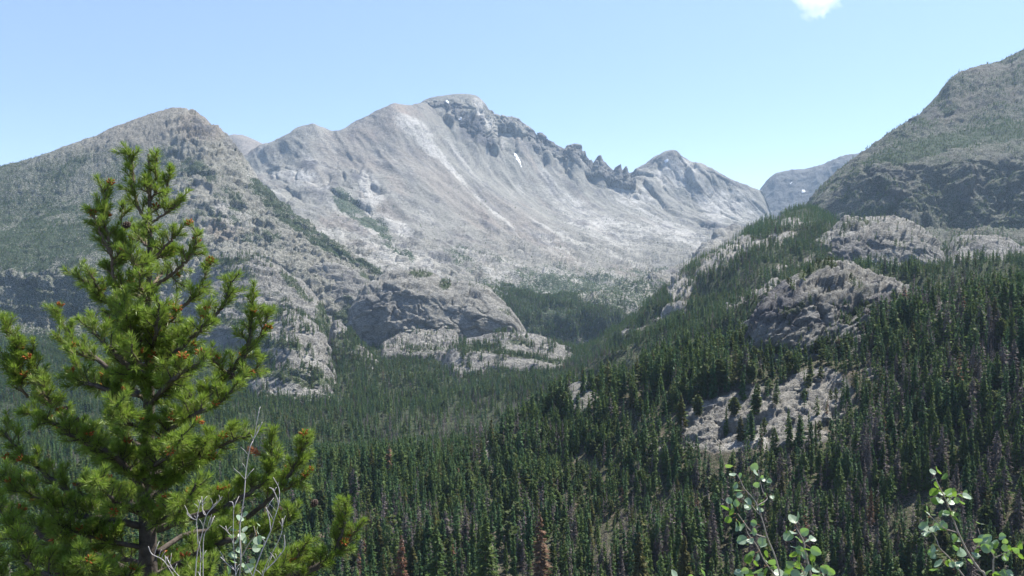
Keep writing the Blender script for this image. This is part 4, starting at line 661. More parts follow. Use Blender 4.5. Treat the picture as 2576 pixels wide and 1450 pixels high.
def spline(pts, k=7):
    pts = np.asarray(pts, float)
    if len(pts) == 2: return pts[0]+(pts[1]-pts[0])*np.linspace(0, 1, k)[:, None]
    out_ = []; e = np.concatenate([[2*pts[0]-pts[1]], pts, [2*pts[-1]-pts[-2]]])
    for i in range(len(pts)-1):
        p0, p1, p2, p3 = e[i:i+4]
        for t_ in np.linspace(0, 1, k, endpoint=False): out_.append(.5*((2*p1)+(-p0+p2)*t_+(2*p0-5*p1+4*p2-p3)*t_**2+(-p0+3*p1-3*p2+p3)*t_**3))
    out_.append(pts[-1]); return np.array(out_)
NEED = .058
class Limb:
    def __init__(s): s.wood = []; s.nv = []; s.nt = []; s.cones = []
def needles(L, pts, f0, f1, dens=1.0, ln=NEED):
    """clothe the shoot pts between fractions f0..f1 with needles"""
    seg = np.linalg.norm(np.diff(pts, axis=0), axis=1); cum = np.r_[0, np.cumsum(seg)]; tot = cum[-1]; n = int((f1-f0)*tot*820*dens)+14
    s_ = (f0+(f1-f0)*rp.random(n)**.85)*tot; s_[:14] = tot*rp.uniform(.93, 1.0, 14)
    q = np.stack([np.interp(s_, cum, pts[:, k]) for k in range(3)], -1); ax = np.stack([np.interp(s_, cum, np.gradient(pts, axis=0)[:, k]) for k in range(3)], -1); ax /= np.linalg.norm(ax, axis=1)[:, None]
    rd_ = rp.normal(size=(n, 3)); rd_ -= (rd_*ax).sum(1)[:, None]*ax; rd_ /= np.linalg.norm(rd_, axis=1)[:, None]
    a = rp.uniform(.45, 1.05, n)[:, None]; a[:14] = rp.uniform(.1, .7, 14)[:, None]; d = ax*np.cos(a)+rd_*np.sin(a); d[:, 2] += .12; d /= np.linalg.norm(d, axis=1)[:, None]
    l = ln*rp.uniform(.7, 1.1, n)[:, None]*(0.75+.25*np.minimum(1, (tot-s_)/.03))[:, None]; sd2 = np.cross(d, rp.normal(size=(n, 3))); sd2 /= np.linalg.norm(sd2, axis=1)[:, None]; w_ = .0013
    mid = q+d*l*.5+rd_*.002; tip = q+d*l+np.array([0, 0, -.003])
    L.nv.append(np.stack([q-sd2*w_, q+sd2*w_, mid+sd2*w_, tip, mid-sd2*w_], 1).reshape(-1, 3)); tn_ = np.clip(rp.normal(.25+.55*(s_/tot)**2, .18), 0, 1); L.nt.append(np.repeat(tn_, 5))
def shoot(L, p0, d, ln, r0, level=0, cone=.55, bare=.12, up=.55):
    """a side shoot that curves upward, with its own side shoots"""
    d = np.asarray(d, float); d /= np.linalg.norm(d); k = 7; pts = [np.array(p0)]; dd = d.copy()
    for i in range(k-1):
        dd = dd+np.array([0, 0, up/(k-1)])+rp.normal(0, .05, 3); dd /= np.linalg.norm(dd); pts.append(pts[-1]+dd*ln/(k-1))
    pts = np.array(pts); L.wood.append((pts, np.linspace(r0, r0*.55, k)))
    needles(L, pts, bare if level == 0 else .12, 1.0)
    if rp.random() < cone: L.cones.append((pts[-1]-dd*.012, dd))
    if level < 1 and ln > .09:
        for j in range(int(ln/.048)):
            t_ = rp.uniform(.3, .85); i0 = int(t_*(k-1)); sdv = rp.normal(size=3); sdv -= (sdv@dd)*dd; sdv /= np.linalg.norm(sdv)
            shoot(L, pts[i0], dd*.75+sdv*.75+np.array([0, 0, .1]), ln*rp.uniform(.38, .62), r0*.6, level+1, cone*.7, .1, up)
def limb(pxpts, r0, r1, first=.25, n_side=None, side=(.10, .19), dep=0.0, cone=.5, lift=.5, leafy=1.0):
    """a main limb given by picture-plane waypoints (x, y, depth offset in metres) starting at the trunk"""
    L = Limb(); P3 = spline([pp(q[0], q[1], (q[2] if len(q) > 2 else 0)) for q in pxpts]); P3 = P3+np.r_[0, np.linspace(.2, 1, len(P3)-1)][:, None]*rp.normal(0, .006, P3.shape)
    k = len(P3); L.wood.append((P3, np.linspace(r0*MM, r1*MM, k))); seg = np.r_[0, np.cumsum(np.linalg.norm(np.diff(P3, axis=0), axis=1))]; tot = seg[-1]
    ns = int(n_side*.93)
    for j in range(ns):
        s_ = tot*(first+(1-first)*((j+rp.random())/ns)); i = min(k-2, int(np.searchsorted(seg, s_))-1) if s_ > 0 else 0; i = max(i, 0)
        q = P3[i]+(P3[i+1]-P3[i])*((s_-seg[i])/(seg[i+1]-seg[i]+1e-9)); ax = P3[i+1]-P3[i]; ax /= np.linalg.norm(ax)
        sv = rp.normal(size=3); sv -= (sv@ax)*ax; sv /= np.linalg.norm(sv); fr = s_/tot
        shoot(L, q, ax*.62+sv*.8+np.array([0, 0, .15]), rp.uniform(*side)*(1.15-.5*fr), 1.6*MM+.9*MM*(1-fr), 0, cone, .1, lift)
    needles(L, P3[int(k*.62):], 0.0, 1.0, leafy); L.cones.append((P3[-1]-.01*ax, ax)) if rp.random() < cone else None
    b = merge([tube(rel(p_), r_, 5 if r_[0] < 4*MM else 7) for p_, r_ in L.wood]); br = poly_obj('branch', b[0], b[1], M_twig if r0 < 5.5 else M_bark, pine)
    nv = rel(np.concatenate(L.nv)); n5 = np.arange(len(nv)).reshape(-1, 5); f4 = np.concatenate([n5[:, [0, 1, 2, 4]], n5[:, [4, 2, 3, 3]]]); n4 = n5[:, [0, 1, 2, 4]]
    tri = np.concatenate([n5[:, [0, 1, 2]], n5[:, [0, 2, 4]], n5[:, [4, 2, 3]]]); no = mesh_obj('needles', nv, tri, M_needle, br); fattr(no.data, 'tone', np.concatenate(L.nt))
    for q, a in L.cones: CONES.append((rel(q), a, br))
    return br
CONES = []
# leaders
limb([(370, 560), (347, 521), (338, 482), (335, 440), (331, 405), (326, 384)], 4.5, 2.2, .08, 20, (.05, .11), cone=.25, lift=.25)
limb([(376, 506), (389, 484), (392, 440), (393, 394)], 3.4, 2, .1, 16, (.04, .09), cone=.2, lift=.2)
limb([(376, 540, 0), (408, 512, .05), (420, 470, .08), (430, 432, .1)], 3, 2, .15, 13, (.04, .09), cone=.2, lift=.2)
limb([(376, 508, 0), (372, 480, -.05), (366, 460, -.08)], 3, 2, .2, 6, (.04, .07), cone=.3)
limb([(380, 562), (400, 548), (418, 535), (438, 516), (452, 498)], 3.5, 2, .2, 12, (.04, .09), cone=.3)
limb([(374, 660), (395, 642), (425, 612), (440, 596), (453, 582)], 4, 2, .3, 9, (.05, .10), cone=.6)
limb([(343, 684, -.05), (328, 645, -.06), (312, 616, -.08), (303, 590, -.08)], 4, 2, .15, 10, (.05, .10), cone=.5)
limb([(372, 760, 0), (330, 735, -.1), (287, 706, -.14), (281, 645, -.15), (270, 590, -.15), (261, 545, -.14), (264, 478, -.12)], 5, 2.3, .12, 34, (.07, .14), cone=.5, lift=.35)
limb([(281, 645, -.15), (255, 590, -.16), (238, 545, -.16), (231, 530, -.16)], 4, 2, .1, 10, (.05, .09), cone=.5)
limb([(372, 700, 0), (330, 640, .15), (306, 560, .2), (308, 512, .2)], 4, 2, .3, 9, (.05, .09), cone=.6)
limb([(375, 600, 0), (372, 575, -.12), (366, 552, -.2)], 3, 2, .1, 8, (.05, .09), cone=.4)
for x0, y0, x1, y1, dz in ((373, 690, 330, 650, -.3), (375, 720, 420, 660, .35), (374, 760, 350, 700, -.4), (372, 800, 310, 745, .3), (376, 830, 450, 790, -.3), (374, 880, 290, 830, .1), (374, 620, 345, 590, .2), (376, 930, 330, 880, -.6), (378, 940, 440, 870, .5), (377, 650, 415, 640, .1)):
    limb([(x0, y0, 0), (x0*.6+x1*.4, y0*.75+y1*.25, dz*.5), (x0*.2+x1*.8, y0*.35+y1*.65, dz*.9), (x1, y1-15, dz)], 4, 2, .12, 11, (.06, .12), cone=.6)
# right side limbs
limb([(377, 730), (410, 706), (440, 685), (466, 660), (490, 622), (495, 580)], 5, 2.2, .2, 22, (.05, .11), cone=.75, lift=.4)
limb([(430, 795, .05), (470, 762, .08), (497, 728, .1), (517, 690, .1), (528, 655, .1)], 5, 2.2, .15, 14, (.06, .11), cone=.75, lift=.4)
limb([(374, 850), (420, 800, .02), (440, 785, .05)], 8, 5, .4, 5, (.06, .12))
limb([(400, 905, 0), (460, 870, -.05), (510, 826, -.08), (545, 789, -.1), (562, 768, -.1), (577, 735, -.1), (579, 692, -.1)], 6, 2.2, .2, 20, (.06, .12), cone=.75, lift=.4)
limb([(375, 960), (430, 900, -.2), (470, 860, -.3), (505, 830, -.35), (530, 800, -.35)], 7, 2.2, .15, 22, (.07, .14), cone=.75)
limb([(376, 900), (390, 850, -.3), (395, 800, -.42), (400, 770, -.45)], 6, 2.2, .15, 18, (.07, .14), cone=.7)
limb([(388, 1140), (438, 1056, 0), (470, 1034, 0), (523, 993, 0), (572, 941, 0), (601, 910, 0), (628, 852, 0), (635, 800, 0), (640, 745, 0)], 13, 2.6, .28, 40, (.07, .14), cone=.85, lift=.45)
limb([(620, 875, 0), (650, 850, .03), (668, 812, .05), (672, 788, .05)], 3, 2, .2, 8, (.05, .10), cone=.9)
limb([(572, 941, 0), (545, 915, -.1), (525, 888, -.14)], 4, 2, .1, 9, (.06, .1), cone=.9)
limb([(601, 910, 0), (640, 930, .1), (655, 900, .12)], 3, 2, .1, 8, (.05, .1), cone=.9)
limb([(385, 1130), (440, 1075, -.3), (500, 1040, -.45), (560, 1010, -.5), (600, 960, -.5)], 8, 2.3, .15, 32, (.08, .15), cone=.7)
limb([(377, 1020), (420, 970, -.4), (470, 930, -.6), (520, 900, -.6)], 8, 2.3, .12, 28, (.08, .15), cone=.7)
# lower right limbs
limb([(390, 1250), (450, 1195, -.2), (520, 1140, -.3), (590, 1108, -.35), (632, 1095, -.35)], 8, 2.3, .12, 34, (.08, .15), cone=.65)
limb([(398, 1332), (475, 1303, -.1), (548, 1282, -.15), (614, 1248, -.15), (670, 1205, -.1), (684, 1150, -.1), (680, 1100, -.1)], 10, 2.4, .35, 34, (.07, .14), cone=.6, lift=.45)
limb([(614, 1310, .1), (658, 1274, .1), (691, 1241, .1), (725, 1200, .1), (752, 1150, .1), (775, 1098, .1)], 7, 2.4, .2, 24, (.07, .13), cone=.6, lift=.45)
limb([(691, 1241, .1), (735, 1225, .1), (775, 1195, .1)], 4, 2, .2, 10, (.05, .1), cone=.6)
limb([(395, 1390), (470, 1345, .2), (560, 1330, .35), (614, 1310, .1)], 7, 5, .4, 10, (.08, .14))
limb([(402, 1450), (470, 1410, -.1), (548, 1366, -.15), (620, 1350, -.15), (700, 1325, -.1), (742, 1295, -.1)], 12, 2.6, .25, 36, (.08, .15), cone=.6)
limb([(420, 1560), (560, 1500, .1), (720, 1455, .1), (815, 1417, .1), (850, 1370, .1), (864, 1320, .1), (874, 1272, .1)], 14, 2.8, .35, 40, (.08, .15), cone=.6, lift=.5)
limb([(815, 1417, .1), (870, 1370, .12), (902, 1325, .12)], 4, 2, .15, 12, (.06, .1), cone=.7)
limb([(700, 1460, .1), (740, 1410, .05), (773, 1362, .05)], 5, 2, .1, 16, (.07, .12), cone=.6)
limb([(400, 1600), (520, 1530, -.3), (640, 1470, -.4), (720, 1420, -.4)], 10, 2.8, .3, 34, (.09, .16), cone=.5)
# left side limbs
limb([(372, 860), (320, 810, .1), (270, 760, .1), (225, 720, .1), (190, 692, .1)], 7, 2.3, .2, 26, (.07, .13), cone=.5)
limb([(270, 760, .1), (240, 710, -.05), (234, 686, -.05)], 4, 2, .1, 10, (.05, .1), cone=.7)
limb([(374, 900), (345, 860, -.25), (320, 810, -.38), (300, 765, -.42)], 6, 2.3, .15, 22, (.08, .14), cone=.65)
limb([(372, 990), (330, 930, -.35), (290, 890, -.5), (250, 850, -.55), (220, 820, -.55)], 8, 2.4, .12, 34, (.08, .15), cone=.6)
limb([(371, 1000), (330, 890, -.1), (308, 850, -.12), (300, 820, -.12)], 9, 3, .3, 10, (.08, .14), cone=.6)
limb([(371, 1010), (310, 960, .3), (240, 900, .45), (180, 850, .5), (150, 800, .5), (143, 778, .5)], 8, 2.3, .2, 34, (.07, .14), cone=.35)
limb([(240, 905, .45), (190, 885, .4), (148, 845, .4)], 4, 2, .1, 12, (.06, .11), cone=.6)
limb([(372, 1080), (310, 1010, -.1), (255, 975, -.15), (200, 960, -.15), (165, 940, -.15)], 9, 2.4, .2, 26, (.08, .14), cone=.55)
limb([(351, 997, 0), (292, 985, .2), (230, 970, .3), (172, 880, .3)], 5, 2.2, .2, 20, (.07, .13), cone=.6)
limb([(370, 1190), (300, 1130, .2), (205, 1110, .35), (150, 1040, .4), (115, 990, .4), (90, 930, .4), (78, 880, .4)], 9, 2.5, .25, 40, (.07, .14), cone=.7, lift=.5)
limb([(115, 990, .4), (70, 950, .35), (42, 905, .35), (30, 850, .35), (10, 800, .35)], 5, 2.3, .1, 26, (.07, .13), cone=.7, lift=.5)
limb([(150, 1040, .4), (120, 1000, .2), (100, 960, .15)], 4, 2, .1, 14, (.07, .12), cone=.7)
limb([(70, 1000, .35), (45, 960, .3), (14, 895, .3)], 4, 2, .1, 16, (.07, .13), cone=.8)
limb([(370, 1240), (290, 1150, -.3), (205, 1110, -.45), (150, 1075, -.5), (90, 1040, -.55)], 8, 2.4, .15, 38, (.08, .15), cone=.6)
limb([(370, 1290), (250, 1260, .1), (161, 1227, .15), (77, 1161, .2), (22, 1102, .2), (-30, 1060, .2)], 10, 2.6, .25, 36, (.08, .15), cone=.5)
limb([(371, 1330), (281, 1307, -.1), (197, 1296, -.15), (128, 1267, -.2), (66, 1238, -.2), (0, 1200, -.2)], 9, 2.6, .25, 38, (.08, .15), cone=.5)
limb([(373, 1470), (256, 1406, .05), (157, 1369, .05), (51, 1311, .05), (0, 1270, .05), (-60, 1230, .05)], 14, 5, .3, 36, (.08, .16), cone=.45)
limb([(372, 1520), (250, 1490, -.4), (150, 1440, -.5), (80, 1390, -.55), (30, 1340, -.55), (10, 1300, -.55)], 10, 2.6, .2, 44, (.09, .16), cone=.5)
limb([(372, 1600), (280, 1540, -.5), (200, 1470, -.55), (180, 1400, -.55)], 9, 2.6, .2, 30, (.09, .16), cone=.5)
limb([(372, 1560), (220, 1500, -.6), (100, 1440, -.8), (60, 1400, -.85), (45, 1350, -.85)], 9, 2.6, .2, 40, (.09, .16), cone=.5)
limb([(372, 1620), (160, 1560, -.7), (20, 1500, -.85), (-10, 1420, -.85)], 9, 2.6, .25, 34, (.09, .16), cone=.4)
limb([(370, 1230), (310, 1190, -.1), (250, 1150, -.1), (215, 1080, -.1)], 6, 2.3, .15, 24, (.08, .14), cone=.6)
# boughs toward and away from the viewer fill the middle of the crown
for y, dx, rise, dz, n_, ln in ((1090, -80, 60, -.8, 20, 1), (1180, 90, 70, -.9, 24, 1), (1300, -130, 80, -1.0, 26, 1), (1330, 120, 90, -1.0, 26, 1), (1480, -170, 60, -1.0, 30, 1), (1500, 160, 60, -1.0, 30, 1),
                             (1130, -90, 60, .8, 28, 1), (1200, 90, 60, .9, 30, 1), (1280, -150, 60, .9, 34, 1), (1320, 160, 60, .9, 34, 1), (1420, -200, 60, .8, 36, 1), (1450, 120, 60, .9, 30, 1), (950, -60, 60, .6, 20, 1), (930, 50, 60, .6, 20, 1), (840, -30, 50, -.4, 16, 1), (1380, -230, 60, -.3, 34, 1), (1220, 150, 90, -.5, 30, 1)):
    x0 = trunk_at(y); limb([(x0, y, 0), (x0+dx*.4, y-rise*.3, dz*.4), (x0+dx*.8, y-rise*.7, dz*.75), (x0+dx, y-rise*1.2, dz)], 7, 2.3, .2, n_, (.08, .15), cone=.6)
# rust pollen cones (a ring of little lobes at the shoot tips), woody cones, two dead shoots
V = []; F_ = []
for j in range(9):
    a = j*2.4; c = np.array([math.cos(a)*.0065, math.sin(a)*.0065, .0015*j]); d = np.array([math.cos(a)*.7, math.sin(a)*.7, .6]); d /= np.linalg.norm(d)
    tv, tf = tube([c, c+d*.006, c+d*.012, c+d*.0155], [.002, .0036, .003, .0006], 5); F_ += [[i+sum(len(x) for x in V) for i in q] for q in tf]; V.append(tv)
o = poly_obj('pollen_cone', np.concatenate(V), F_, M_pollen); pc = o.data; bpy.data.objects.remove(o)
rp.shuffle(CONES); print('cones', len(CONES))
vis_c = sorted(CONES, key=lambda c: (c[0][1]))[:]; rp.shuffle(vis_c); vis_c = vis_c[:170]
percount = {}
for q, a, br in vis_c:
    percount[br.name] = percount.get(br.name, 0)+1
    o = bpy.data.objects.new('pollen_cone', pc); col.objects.link(o); o.parent = br; o.location = q; s = rp.uniform(.95, 1.6); o.scale = (s, s, s); o.rotation_mode = 'QUATERNION'; o.rotation_quaternion = Vector(a).to_track_quat('Z', 'Y')
# woody cones
V = []; F_ = []; off = 0
for j in range(34):
    t_ = j/33; a = j*2.4; r_ = .019*math.sin(math.pi*(t_*.85+.1))**.7; c = np.array([math.cos(a)*r_*.3, math.sin(a)*r_*.3, t_*.045]); d = np.array([math.cos(a), math.sin(a), .5])
    tv, tf = tube([c, c+d*r_*.5, c+d*r_*.8], [.003, .006, .003], 5); F_ += [[i+off for i in q] for q in tf]; V.append(tv); off += len(tv)
o = poly_obj('woody_cone', np.concatenate(V), F_, M_cone); wc = o.data; bpy.data.objects.remove(o)
for x, y, d in ((602, 908, -.03), (573, 940, -.03), (166, 1034, .3), (112, 1035, .3), (197, 1050, -.2), (340, 858, -.15), (280, 795, -.1), (475, 998, -.2), (692, 1285, -.1), (310, 571, 0), (197, 1220, 0), (783, 1275, 0)):
    o = bpy.data.objects.new('woody_cone', wc); col.objects.link(o); o.parent = pine; o.location = rel(pp(x, y, d)); o.rotation_euler = (rp.uniform(.5, 2.4), rp.uniform(-1, 1), rp.uniform(0, 6))
for x, y, dx, dy in ((665, 1150, -22, -12), (190, 1248, -16, 2)):
    L = Limb(); q0 = pp(x, y, -.12); q1 = pp(x+dx*1.6, y+dy*1.6, -.14); pts = spline([q0, q1]); L.wood.append((pts, np.linspace(2*MM, 1.5*MM, len(pts)))); needles(L, pts, .1, 1, 1.6, .045)
    b = merge([tube(rel(p_), r_, 5) for p_, r_ in L.wood]); o = poly_obj('dead_shoot', b[0], b[1], M_twig, pine); nv = rel(np.concatenate(L.nv)); n5 = np.arange(len(nv)).reshape(-1, 5)
    o['label'] = 'small shoot of rust-red dead needles'; mesh_obj('needles', nv, np.concatenate([n5[:, [0, 1, 2]], n5[:, [0, 2, 4]], n5[:, [4, 2, 3]]]), M_rneedle, o)

# ------------------------------------------------------------------ aspen saplings and bare twigs
def leaf_mat():
    m, t, out = newmat('aspen_leaf'); oi = N(t, 'ShaderNodeObjectInfo').outputs['Random']; gm = N(t, 'ShaderNodeNewGeometry').outputs['Backfacing']
    top = mixc(t, oi, (0.11, 0.20, 0.035), (0.16, 0.27, 0.05)); bot = mixc(t, oi, (0.30, 0.40, 0.28), (0.40, 0.48, 0.36)); c = mixc(t, gm, bot, top)
    b = N(t, 'ShaderNodeBsdfPrincipled', Roughness=.42); b.inputs['Specular IOR Level'].default_value = .45; t.links.new(c, b.inputs['Base Color'])
    tr = N(t, 'ShaderNodeBsdfTranslucent'); t.links.new(mixc(t, oi, (0.20, 0.38, 0.04), (0.28, 0.45, 0.06)), tr.inputs[0]); mx = N(t, 'ShaderNodeMixShader'); mx.inputs[0].default_value = .35
    t.links.new(b.outputs[0], mx.inputs[1]); t.links.new(tr.outputs[0], mx.inputs[2]); t.links.new(mx.outputs[0], out.inputs[0]); return m
M_leaf = leaf_mat(); M_stem = plain_mat('aspen_stem', (0.36, 0.30, 0.24), (0.50, 0.44, 0.37), 30); M_pet = plain_mat('leaf_stalk', (0.36, 0.20, 0.12), (0.45, 0.30, 0.18), 40); M_bare = plain_mat('bare_twig', (0.48, 0.43, 0.40), (0.66, 0.62, 0.58), 30)
def leaf_mesh(seed):
    """a round aspen leaf, slightly folded and wavy, with its stalk; unit radius, stalk end at the origin"""
    r = np.random.default_rng(seed); n = 22; fold = r.uniform(.1, .45); bend = r.uniform(-.5, .5); V = []; rings = (0, .4, .75, 1.0)
    c0 = np.array([0, 2.1, 0])
    for k, rr in enumerate(rings[1:]):
        for j in range(n):
            a = 2*math.pi*j/n-math.pi/2; q = rr*(1+.025*math.cos(j*math.pi) * (k == 2)); x, y = math.cos(a)*q*.98, math.sin(a)*q
            if math.sin(a) > .8: y *= 1+.18*(math.sin(a)-.8)/.2
            V.append((x, y+2.1, fold*abs(x)+bend*.25*y*y+.04*math.sin(3*a+seed)*rr))
    V = np.array([tuple(c0)]+V); F_ = [[0, 1+j, 1+(j+1) % n, 1+(j+1) % n] for j in range(n)]
    for k in range(2):
        for j in range(n): F_.append([1+k*n+j, 1+(k+1)*n+j, 1+(k+1)*n+(j+1) % n, 1+k*n+(j+1) % n])
    st = len(V); tv, tf = tube([(0, 0, -.12), (0.03, .5, -.02), (0, 1.15, 0)], [.05, .04, .035], 4); V = np.concatenate([V, tv]); nf = len(F_); F_ += [[i+st for i in q] for q in tf]
    o = poly_obj('leaf', V, F_, M_leaf); o.data.materials.append(M_pet); o.data.polygons.foreach_set('material_index', [0]*nf+[1]*(len(o.data.polygons)-nf)); me = o.data; bpy.data.objects.remove(o); return me
LM = [leaf_mesh(s) for s in range(8)]
rl = np.random.default_rng(3)
def sapling(Y, label, stems, leaves, radius_px, cat='sapling', nm='aspen_sapling'):
    root = tag(bpy.data.objects.new(nm, None), label, cat); col.objects.link(root); b0 = P(stems[0][0][0], stems[0][0][1], Y); root.location = b0; mm = Y/F
    pts_all = []
    for s in stems:
        q = spline([P(a[0], a[1], Y+(a[2] if len(a) > 2 else 0)) for a in s], 5); k = len(q); r0 = s[0][3] if len(s[0]) > 3 else 2.6
        V, f = tube(q-b0, np.linspace(r0*mm, .8*mm, k), 6); poly_obj('stem', V, f, M_stem, root); pts_all.append(q)
    A = np.concatenate(pts_all); n = 0
    for x, y, s in leaves:
        cpt = P(x, y, Y+rl.uniform(-.06, .06)); r_ = radius_px*s*mm; n += 1
        near = A[np.argmin(np.linalg.norm(A-cpt, axis=1))]; yv = cpt-near; yv = yv/np.linalg.norm(yv)+rl.normal(0, .3, 3); yv /= np.linalg.norm(yv)
        zv = rl.normal(size=3)*np.array([1, .9, .9])+np.array([0, -1.1, .35]); zv -= (zv@yv)*yv; zv /= np.linalg.norm(zv); xv = np.cross(yv, zv)
        o = bpy.data.objects.new('leaf', LM[int(rl.integers(0, 8))]); col.objects.link(o); o.parent = root; loc = cpt-yv*2.1*r_-b0
        o.matrix_local = Matrix.Translation(loc) @ Matrix([[xv[0], yv[0], zv[0], 0], [xv[1], yv[1], zv[1], 0], [xv[2], yv[2], zv[2], 0], [0, 0, 0, 1]]) @ Matrix.Scale(r_, 4)
        if n >= 100: break
A5 = lambda L: [(x*.2154+1765.4, y*.2154+1137.7, s) for x, y, s in L]; a5 = lambda L: [(x*.2154+1765.4, y*.2154+1137.7, d) for x, y, d in L]
stA = [[(1985, 1560, 0, 2.4), (1965, 1470, 0), (1959, 1433, 0), (1946, 1390, 0), (1931, 1355, 0), (1920, 1316, 0), (1905, 1273, 0), (1895, 1254, 0), (1873, 1230, 0), (1860, 1204, 0), (1852, 1192, 0)], [(1927, 1353, 0, 2), (1905, 1346, 0), (1886, 1334, 0), (1868, 1310, 0), (1856, 1293, 0)],
       [(1965, 1500, 0, 2.4), (1950, 1450, 0), (1925, 1415, 0), (1903, 1372, 0), (1882, 1344, 0), (1876, 1325, 0)], [(1912, 1296, 0, 1.6), (1897, 1280, 0), (1886, 1264, 0)], [(1905, 1273, 0, 1.4), (1930, 1255, .03), (1918, 1235, .03), (1908, 1183, .03)]]
lvA = A5([(320, 160, 1), (610, 175, 1.05), (360, 270, .9), (450, 275, .75), (630, 240, .9), (690, 290, .7), (710, 320, .7), (790, 340, .7), (390, 385, .9), (430, 440, 1), (440, 505, .8), (320, 570, .85), (400, 600, .85), (540, 580, 1), (280, 660, 1.2), (350, 700, 1.1), (310, 790, .9), (440, 820, 1), (400, 870, 1.2), (470, 880, 1.1),
  (620, 930, 1), (475, 1030, 1.3), (570, 1040, .95), (700, 1045, 1.1), (730, 1100, 1), (690, 610, .9), (680, 680, .9), (545, 650, .8), (610, 830, .9), (820, 530, .6), (745, 500, .6), (700, 560, .6), (580, 1190, 1), (550, 1250, 1.2), (640, 1220, 1), (635, 1300, .9), (755, 1190, .95), (740, 1260, .9), (820, 1280, 1), (650, 1380, 1.4), (740, 1400, 1.1), (830, 1340, 1), (510, 1380, .9), (420, 1400, .9), (450, 1430, .9), (900, 1420, 1.3), (520, 640, .7), (360, 640, .9), (590, 940, .8), (980, 1440, 1), (700, 1440, 1), (560, 1440, 1.2), (640, 380, .8)])
sapling(4.0, 'aspen sapling with round leaves on two leaning stems at lower right centre', stA, lvA, 10)
stB = [[(2060, 1560, 0, 2.8), (2040, 1450, 0), (2029, 1400, 0), (2022, 1364, 0), (2010, 1340, 0), (2004, 1330, 0)], [(2029, 1455, 0, 2), (2018, 1430, 0), (2015, 1418, 0)], [(2070, 1500, 0, 2), (2075, 1440, 0), (2085, 1425, 0)]]
lvB = A5([(1060, 790, 1.3), (1110, 755, 1.2), (995, 905, 1), (1070, 945, 1.1), (1200, 930, 1.1), (1140, 1015, 1.2), (1290, 1015, 1), (1010, 985, 1.3), (1225, 1040, 1), (1090, 1120, 1.1), (1150, 1150, 1.2), (1330, 1150, 1.3), (1240, 1150, 1), (1075, 1210, 1.1), (1200, 1205, .9), (1290, 1230, 1.2), (1290, 1300, 1.2), (1040, 1300, 1.3), (1120, 1320, 1.1), (1020, 1370, 1.3), (1180, 1340, 1), (1240, 1360, 1.2), (1310, 1390, 1.3), (1440, 1360, 1.2), (1500, 1390, 1.2), (1420, 1430, 1.1), (1100, 1420, 1.2), (1200, 1430, 1.1), (1330, 1440, 1), (1130, 1240, 1)])
sapling(3.9, 'small aspen sapling with large dark and white-lit leaves, just right of the two-stemmed aspen', stB, lvB, 10)
sapling(3.7, 'aspen tip barely showing three round leaves at the bottom edge', [[(1740, 1560, 0, 2), (1755, 1470, 0), (1768, 1450, 0)], [(1745, 1500, 0, 1.5), (1700, 1455, 0)]], [(1772, 1441, 1.2), (1695, 1446, 1.1), (1740, 1448, .8)], 10)
Z6 = lambda x, y: (x*.1991+2275.4, y*.1991+1161.3)
stC = [[(2520, 1560, 0, 3.6)]+[(*Z6(x, y), 0) for x, y in ((1020, 1450), (950, 1370), (800, 1150), (680, 900), (590, 660), (520, 480), (430, 300), (370, 160))], [(*Z6(800, 1520), 0, 2.2)]+[(*Z6(x, y), 0) for x, y in ((740, 1440), (560, 1210), (450, 1100), (400, 980), (330, 870))],
       [(2505, 1560, .1, 2.4)]+[(*Z6(x, y), .08) for x, y in ((1120, 1330), (1130, 1220), (1100, 1150), (1000, 1050), (930, 850))], [(*Z6(680, 900), 0, 1.6)]+[(*Z6(x, y), 0) for x, y in ((520, 850), (380, 740), (280, 650))], [(*Z6(1130, 1220), .08, 1.6)]+[(*Z6(x, y), .05) for x, y in ((1220, 1180), (1330, 1120), (1420, 1100))], [(*Z6(540, 520), 0, 1.3)]+[(*Z6(x, y), 0) for x, y in ((620, 440), (720, 400))]]
lc = []
for cx, cy, rx, ry, n_ in ((380, 180, 50, 70, 4), (420, 350, 60, 60, 6), (500, 230, 60, 50, 4), (600, 410, 60, 50, 7), (740, 420, 50, 50, 4), (680, 520, 70, 40, 4), (420, 470, 50, 50, 4), (540, 540, 50, 50, 3), (260, 630, 50, 40, 3), (500, 640, 70, 60, 6), (640, 700, 60, 60, 4), (300, 760, 60, 60, 5), (280, 880, 60, 60, 6), (420, 860, 70, 80, 6), (500, 800, 60, 50, 3), (700, 900, 60, 40, 3), (650, 1010, 60, 70, 5), (900, 800, 60, 60, 5), (900, 950, 80, 70, 6), (1000, 1030, 90, 70, 7), (720, 1110, 80, 60, 5), (360, 1100, 50, 60, 3), (400, 1260, 60, 100, 5), (560, 1260, 60, 60, 3), (680, 1290, 60, 40, 2), (860, 1200, 80, 60, 5), (1080, 1080, 80, 60, 5), (1220, 1060, 90, 60, 5), (1280, 960, 50, 40, 1), (1400, 1180, 90, 90, 7), (1400, 1080, 60, 30, 2), (1250, 1180, 80, 50, 4), (1080, 1390, 100, 60, 6), (1250, 1400, 80, 50, 4)):
    for _ in range(n_): x, y = Z6(cx+rl.uniform(-rx, rx), cy+rl.uniform(-ry, ry)); lc.append((x, y, rl.uniform(.8, 1.25)))
rl.shuffle(lc); lc = [tuple(q) for q in lc][:99]
sapling(4.2, 'bushy aspen sapling with many small round leaves in the bottom right corner', stC, lc, 9.4)
Z4 = lambda L: [(x*.3236+431.5, y*.3236+980.8) for x, y in L]
